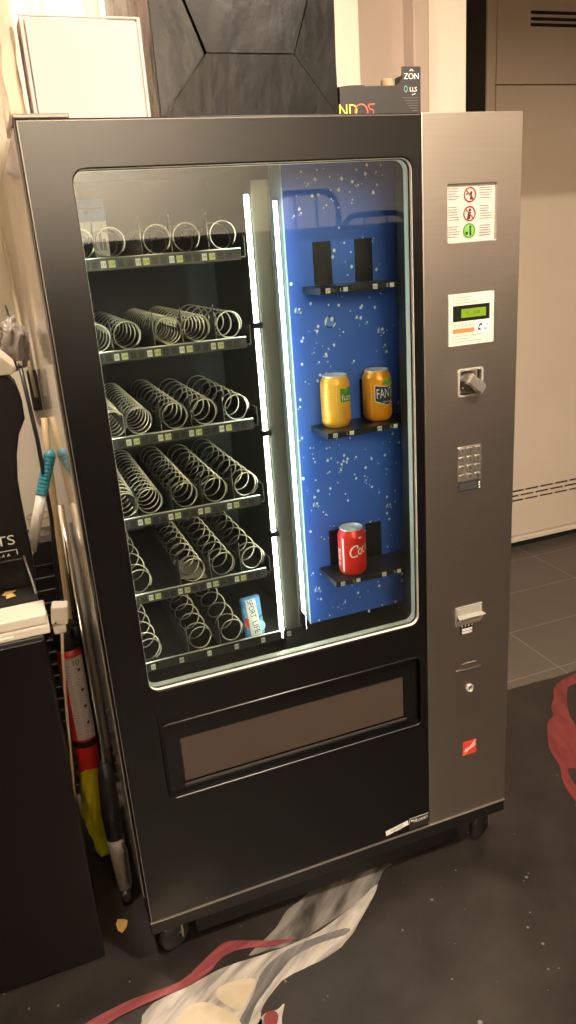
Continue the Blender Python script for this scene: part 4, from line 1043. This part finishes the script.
# coat hanging at upper left
bm = bmesh.new(); nx, nz = 24, 40; grid = []
for i in range(nx + 1):
    col_ = []
    for j in range(nz + 1):
        u = i / nx; v = j / nz
        x = -0.36 + 0.37 * u + 0.02 * sin(v * 5); y = WY - 0.13 - 0.03 * sin(u * 16 + v * 2) - 0.02 * sin(u * 37 + 1)
        z = 2.45 - 0.62 * v + 0.012 * sin(u * 20)
        col_.append(bm.verts.new((x, y, z)))
    grid.append(col_)
for i in range(nx):
    for j in range(nz):
        f = bm.faces.new((grid[i][j], grid[i + 1][j], grid[i + 1][j + 1], grid[i][j + 1])); f.material_index = 0 if j < 20 else 1
o = new_obj('hanging_jacket', bm, [mat('cloth_pink', (0.55, 0.24, 0.22), 0.8), mat('cloth_grey', (0.34, 0.28, 0.25), 0.7)], smooth=True)
s = o.modifiers.new('thick', 'SOLIDIFY'); s.thickness = 0.004; tag(o, 'pink and grey jacket hanging on the wall at the upper left', 'jacket')
bm = bmesh.new(); tube(bm, [(-0.15, WY - 0.001, 2.46), (-0.15, WY - 0.12, 2.45)], 0.006, 8); new_obj('hanging_peg', bm, satin, o)
# black wall box and cream rod
bm = bmesh.new(); 
q0, q1 = P(29, 372, y=0.9), P(44, 412, y=0.9)
bm = bmesh.new(); box(bm, q0.x - 0.006, q1.x, 0.932, WY, q1.z, q0.z); tag(new_obj('wall_box', bm, black_plastic, bevel=0.004), 'small black box fixed to the wall beside the vending machine', 'box')
bm = bmesh.new(); tube(bm, [P(36.5, 397, y=0.925), P(29, 365, y=0.925), P(20, 322, y=0.925), P(8, 262, y=0.925), P(0, 224, y=0.925), P(-14, 150, y=0.925), Vector((-0.045, 0.93, CEIL))], 0.0055, 10)
tag(new_obj('blind_rod', bm, mat('rod_cream', (0.72, 0.62, 0.44), 0.4)), 'thin cream rod hanging down the wall left of the vending machine', 'rod')
# long tools in the gap
def pole(name, label, cat, pix, r, m, n=12):
    t = thing(name, label, cat, (pix[0][0], pix[0][1], pix[0][2]))
    return t
def V(u, v, y): return P(u, v, y=y)
# black pole
t = thing('black_pole', 'thin black pole leaning in the gap beside the vending machine, nearest the lettered case', 'pole', V(66, 690, 0.33))
a = [V(20, 366, 0.58), V(37.5, 440, 0.57), V(51.4, 518, 0.56), V(59, 600, 0.55)]
foot = V(88, 842, 0.24); foot.z = 0.004
bm = bmesh.new(); tube(bm, [p - t.location for p in a + [Vector((a[-1].x - 0.004, 0.56, 0.3)), Vector((a[-1].x - 0.006, 0.565, 0.006))]], 0.0055, 10); new_obj('pole_shaft', bm, mat('pole_black', (0.02, 0.016, 0.015), 0.35), t)
bm = bmesh.new(); tube(bm, [a[0] - t.location, a[0] - t.location + Vector((0, 0, 0.012))], 0.0068, 10); new_obj('pole_cap', bm, chrome, t)
# wooden broom handle
t = thing('wooden_pole', 'wooden broom handle standing behind the black pole beside the vending machine', 'broom handle', V(66, 600, 0.5))
a = [V(44, 418, 0.70), V(50, 470, 0.69), V(58, 530, 0.68), V(70, 622, 0.665)]
d = (a[-1] - a[-2]).normalized(); e = a[-1] + d * ((0.004 - a[-1].z) / d.z) if d.z < -0.05 else a[-1]
bm = bmesh.new(); tube(bm, [p - t.location for p in a + [e]], 0.0085, 12); new_obj('handle_shaft', bm, mat('wood_handle', (0.50, 0.36, 0.19), 0.45, noise=0.15, nscale=20, stretch=(30, 30, 1)), t)
# teal gripped brush
t = thing('long_brush', 'long handled brush with a teal ribbed grip and white shaft beside the black case', 'brush', V(40, 520, 0.48))
a, b_, c_ = V(31, 551, 0.54), V(41.5, 495, 0.565), V(51, 450, 0.585)
bm = bmesh.new(); tube(bm, [p - t.location for p in (a, b_)], 0.0135, 16); new_obj('brush_shaft', bm, mat('shaft_white', (0.62, 0.58, 0.50), 0.4), t)
bm = bmesh.new(); n = 60; pts = []; rad = []
for k in range(n + 1):
    f = k / n; pts.append(b_.lerp(c_, f) - t.location); rad.append((0.0150 + 0.0007 * sin(f * 75)) * (1.0 if f < 0.9 else 1.0 - (f - 0.9) * 5.5))
tube(bm, pts, rad, 16); new_obj('brush_grip', bm, mat('grip_teal', (0.035, 0.25, 0.33), 0.4), t)
d = (a - b_).normalized(); e = a + d * ((TB + 0.006 - a.z) / d.z)
bm = bmesh.new(); tube(bm, [a - t.location, e - t.location], [0.009, 0.005], 12); new_obj('brush_neck', bm, cream_plastic, t)
# vacuum wand: chrome tube, black joint, grey head
t = thing('vacuum_wand', 'chrome vacuum cleaner wand with black joint and grey nozzle leaning beside the vending machine', 'vacuum wand', V(104, 770, 0.30))
a, b_ = V(60, 505, 0.52), V(104, 762, 0.31)
bm = bmesh.new(); tube(bm, [a - t.location, b_ - t.location], 0.0095, 16); new_obj('wand_tube', bm, chrome, t)
bm = bmesh.new(); q = V(76, 632, 0.415) - t.location; d = (b_ - a).normalized(); tube(bm, [q - d * .012, q + d * .012], 0.013, 14); new_obj('wand_collar', bm, black_plastic, t)
e = V(111, 812, 0.285); g = V(115, 838, 0.275)
bm = bmesh.new(); tube(bm, [b_ - t.location, V(106, 775, 0.305) - t.location, e - t.location, g - t.location], [0.014, 0.021, 0.025, 0.021], 18); new_obj('wand_joint', bm, black_plastic, t)
h = V(124, 888, 0.245)
bm = bmesh.new(); tube(bm, [g - t.location, V(117, 850, 0.268) - t.location, h - t.location], [0.024, 0.020, 0.015], 16); new_obj('wand_nozzle', bm, mat('nozzle_grey', (0.24, 0.20, 0.165), 0.45), t)
k = V(128, 899, 0.24); k.z = max(k.z, 0.008)
bm = bmesh.new(); tube(bm, [h - t.location, k - t.location], [0.013, 0.012], 14); new_obj('nozzle_tip', bm, mat('tip_dark', (0.06, 0.055, 0.05), 0.3), t)
# red canister inside a yellow bag
can_red = mat('canister_red', (0.46, 0.018, 0.012), 0.35)
ctp, cbt = V(69, 652, 0.46), V(90, 780, 0.46)
t = thing('spray_canister', 'red canister with cream printed label and black cap, beside the vending machine', 'canister', (ctp.x * .5 + cbt.x * .5 + 0.005, 0.46, 0.125))
CR = 0.034
zc = ctp.z + 0.02 - 0.125; zl = V(84, 733, 0.46).z - 0.125
bm = bmesh.new(); lathe(bm, [(0.001, 0.0), (CR, 0.0), (CR + .001, 0.004), (CR, 0.008), (CR, zc - 0.02), (CR * .8, zc), (CR * .5, zc + .006)], 36, cap=False); new_obj('canister_body', bm, can_red, t)
bm = bmesh.new(); prev = None
for k in range(31):
    a = math.atan2(-1.85, -0.02) + R(-38 + 158 * k / 30)
    cur = [bm.verts.new(((CR + .0004) * cos(a), (CR + .0004) * sin(a), z_)) for z_ in (zl, zc - 0.022)]
    if prev: bm.faces.new((prev[0], cur[0], cur[1], prev[1])).smooth = True
    prev = cur
lab = new_obj('canister_label', bm, mat('label_cream', (0.50, 0.43, 0.37), 0.5), t)
bm = bmesh.new()
thc = math.atan2(-1.7, -0.03)
for r_ in range(26):
    z = zl + 0.02 + r_ * (zc - zl - 0.06) / 26
    for s_ in range(3):
        x = rnd.uniform(.003, .007); patch(bm, [(-x, 0), (x, 0), (x, .0024), (-x, .0024)], thc + R(-20 + s_ * 34 + rnd.uniform(-5, 5)), z, CR + .0008, 0)
for z in (zl + 0.05, zl + 0.10, zl + .15, zl + 0.21): patch(bm, [(-.004, -.004), (.005, -.003), (.003, .005), (-.003, .004)], thc + R(25), z, CR + .0009, 1)
patch_text(bm, '10', 0.022, thc + R(15), zc - 0.038, CR + .0009, 1, rot=R(0))
o = new_obj('label_print', bm, [grey_print, dark_print], t); o.parent = lab
bm = bmesh.new(); lathe(bm, [(CR + .0006, zl - 0.026), (CR + .0006, zl - 0.006)], 36, cap=False); new_obj('black_band', bm, black_plastic, t)
bm = bmesh.new(); lathe(bm, [(CR * .82, zc - 0.004), (CR * .98, zc), (CR * .98, zc + 0.055), (CR * .8, zc + 0.062), (0.002, zc + 0.062)], 32); new_obj('cap', bm, black_plastic, t)
ybag = glass_mat('yellow_film', (0.80, 0.84, 0.16), 1.4, 0.15, base=(0.92, 0.92, 0.03), basefac=0.82)
bm = bmesh.new(); n = 40; m_ = 22; rings = []
zb_top = V(95, 768, 0.43).z
for j in range(m_ + 1):
    f = j / m_; z = 0.002 + f * zb_top
    rr_ = 0.0395 * (0.80 + 0.20 * min(1, f * 3)) + (0.004 if 0.35 < f < 0.6 else 0)
    ring_ = []
    for k in range(n):
        a = 2 * pi * k / n
        q_ = rr_ * (1 + 0.07 * sin(k * 5 * 2 * pi / n + f * 9) + 0.05 * sin(k * 11 * 2 * pi / n - f * 17) + 0.03 * sin(f * 40 + k))
        ring_.append(bm.verts.new((t.location.x + 0.001 + q_ * cos(a), 0.46 + q_ * sin(a), z + 0.006 * sin(k * 3 * 2 * pi / n) * f)))
    rings.append(ring_)
for A_, B_ in zip(rings, rings[1:]):
    for k in range(n): bm.faces.new((A_[k], A_[(k + 1) % n], B_[(k + 1) % n], B_[k])).smooth = True
bm.faces.new(rings[0])
# bunched film under the canister
for zz, rk in ((0.118, 0.030),):
    c_v = [bm.verts.new((t.location.x + rk * cos(2 * pi * k / n), 0.46 + rk * sin(2 * pi * k / n), zz + 0.003 * sin(k * 1.7))) for k in range(n)]
    bm.faces.new(c_v)
tag(new_obj('yellow_bag', bm, ybag, smooth=True), 'crumpled translucent yellow plastic bag around the foot of the red canister', 'plastic bag')
# clear cup and black basket behind
t = thing('plastic_cup', 'clear plastic cup on a black basket in the gap behind the brush', 'cup', (-0.067, 0.80, 0.872))
bm = bmesh.new(); lathe(bm, [(0.001, 0.0), (0.028, 0.0), (0.034, 0.04), (0.036, 0.055)], 28, cap=False); g = new_obj('cup_wall', bm, clear, t)
bm = bmesh.new(); tube(bm, [(0.036 * cos(2 * pi * k / 24), 0.036 * sin(2 * pi * k / 24), 0.055) for k in range(24)], 0.002, 6, closed=True); new_obj('cup_rim', bm, clear, t)
t = thing('black_basket', 'tall ribbed black basket standing in the gap behind the black cabinet', 'basket', (-0.067, 0.80, 0.0))
bm = bmesh.new(); box(bm, -0.048, 0.048, -0.06, 0.06, 0.0, 0.80); new_obj('basket_body', bm, mat('basket_black', (0.016, 0.014, 0.013), 0.35), t, bevel=0.006)
bm = bmesh.new()
for k in range(20): box(bm, -0.051, 0.051, -0.063, -0.059, 0.03 + k * 0.04, 0.04 + k * 0.04)
new_obj('basket_ribs', bm, MATS['basket_black'], t, bevel=0.002)
bm = bmesh.new(); box(bm, -0.053, 0.053, -0.065, 0.065, 0.80, 0.871); new_obj('basket_rim', bm, MATS['basket_black'], t, bevel=0.004)

nb_ = bpy.data.objects['vacuum_wand']
bm = bmesh.new(); tl = nb_.location
tube(bm, [V(117, 836, 0.262) - tl, V(126, 850, 0.255) - tl, V(131, 880, 0.245) - tl, V(128, 893, 0.243) - tl], 0.004, 8); new_obj('nozzle_bracket', bm, MATS['tip_dark'], nb_)
# tubular rack against the near wall, mirrored in the door glass
def mir(u, v, y=2.75):
    p = P(u, v, y=y); return Vector((p.x, -y, p.z))
rk = thing('tube_rack', 'dark tubular metal rack with rounded top corners, mirrored faintly in the upper door glass', 'rack', (mir(305, 235).x, -2.75, 0))
def rack_frame(u0, v0, u1, v1, u2):
    a, b_ = mir(u0, v0), mir(u1, v1); zt_ = (a.z + b_.z) / 2
    pts = [(a.x, a.y, 0.0), (a.x, a.y, zt_ - 0.10)] + [(a.x + 0.10 - 0.10 * cos(R(t_)), a.y, zt_ - 0.10 + 0.10 * sin(R(t_))) for t_ in (20, 40, 60, 80, 90)]
    pts += [(b_.x - 0.10 + 0.10 * sin(R(t_)), a.y, zt_ - 0.10 + 0.10 * cos(R(t_))) for t_ in (0, 20, 40, 60, 80)] + [(b_.x, a.y, zt_ - 0.10), (b_.x, a.y, 0.0)]
    bm = bmesh.new(); tube(bm, [Vector(p) - rk.location for p in pts], 0.016, 10)
    for k in (1, 2): box(bm, *[q for q in (a.x + (b_.x - a.x) * k / 3 - .004 - rk.location.x, a.x + (b_.x - a.x) * k / 3 + .004 - rk.location.x, a.y - .004 - rk.location.y, a.y + .004 - rk.location.y)], 0.4, zt_ - 0.01)
    for z_ in (0.5, zt_ - 0.45): box(bm, a.x - rk.location.x, b_.x - rk.location.x, -0.006, 0.006, z_, z_ + 0.02)
    new_obj('tube_frame', bm, black_plastic, rk)
rack_frame(274, 200, 339, 184, 0)
rack_frame(344, 222, 411, 205, 0)
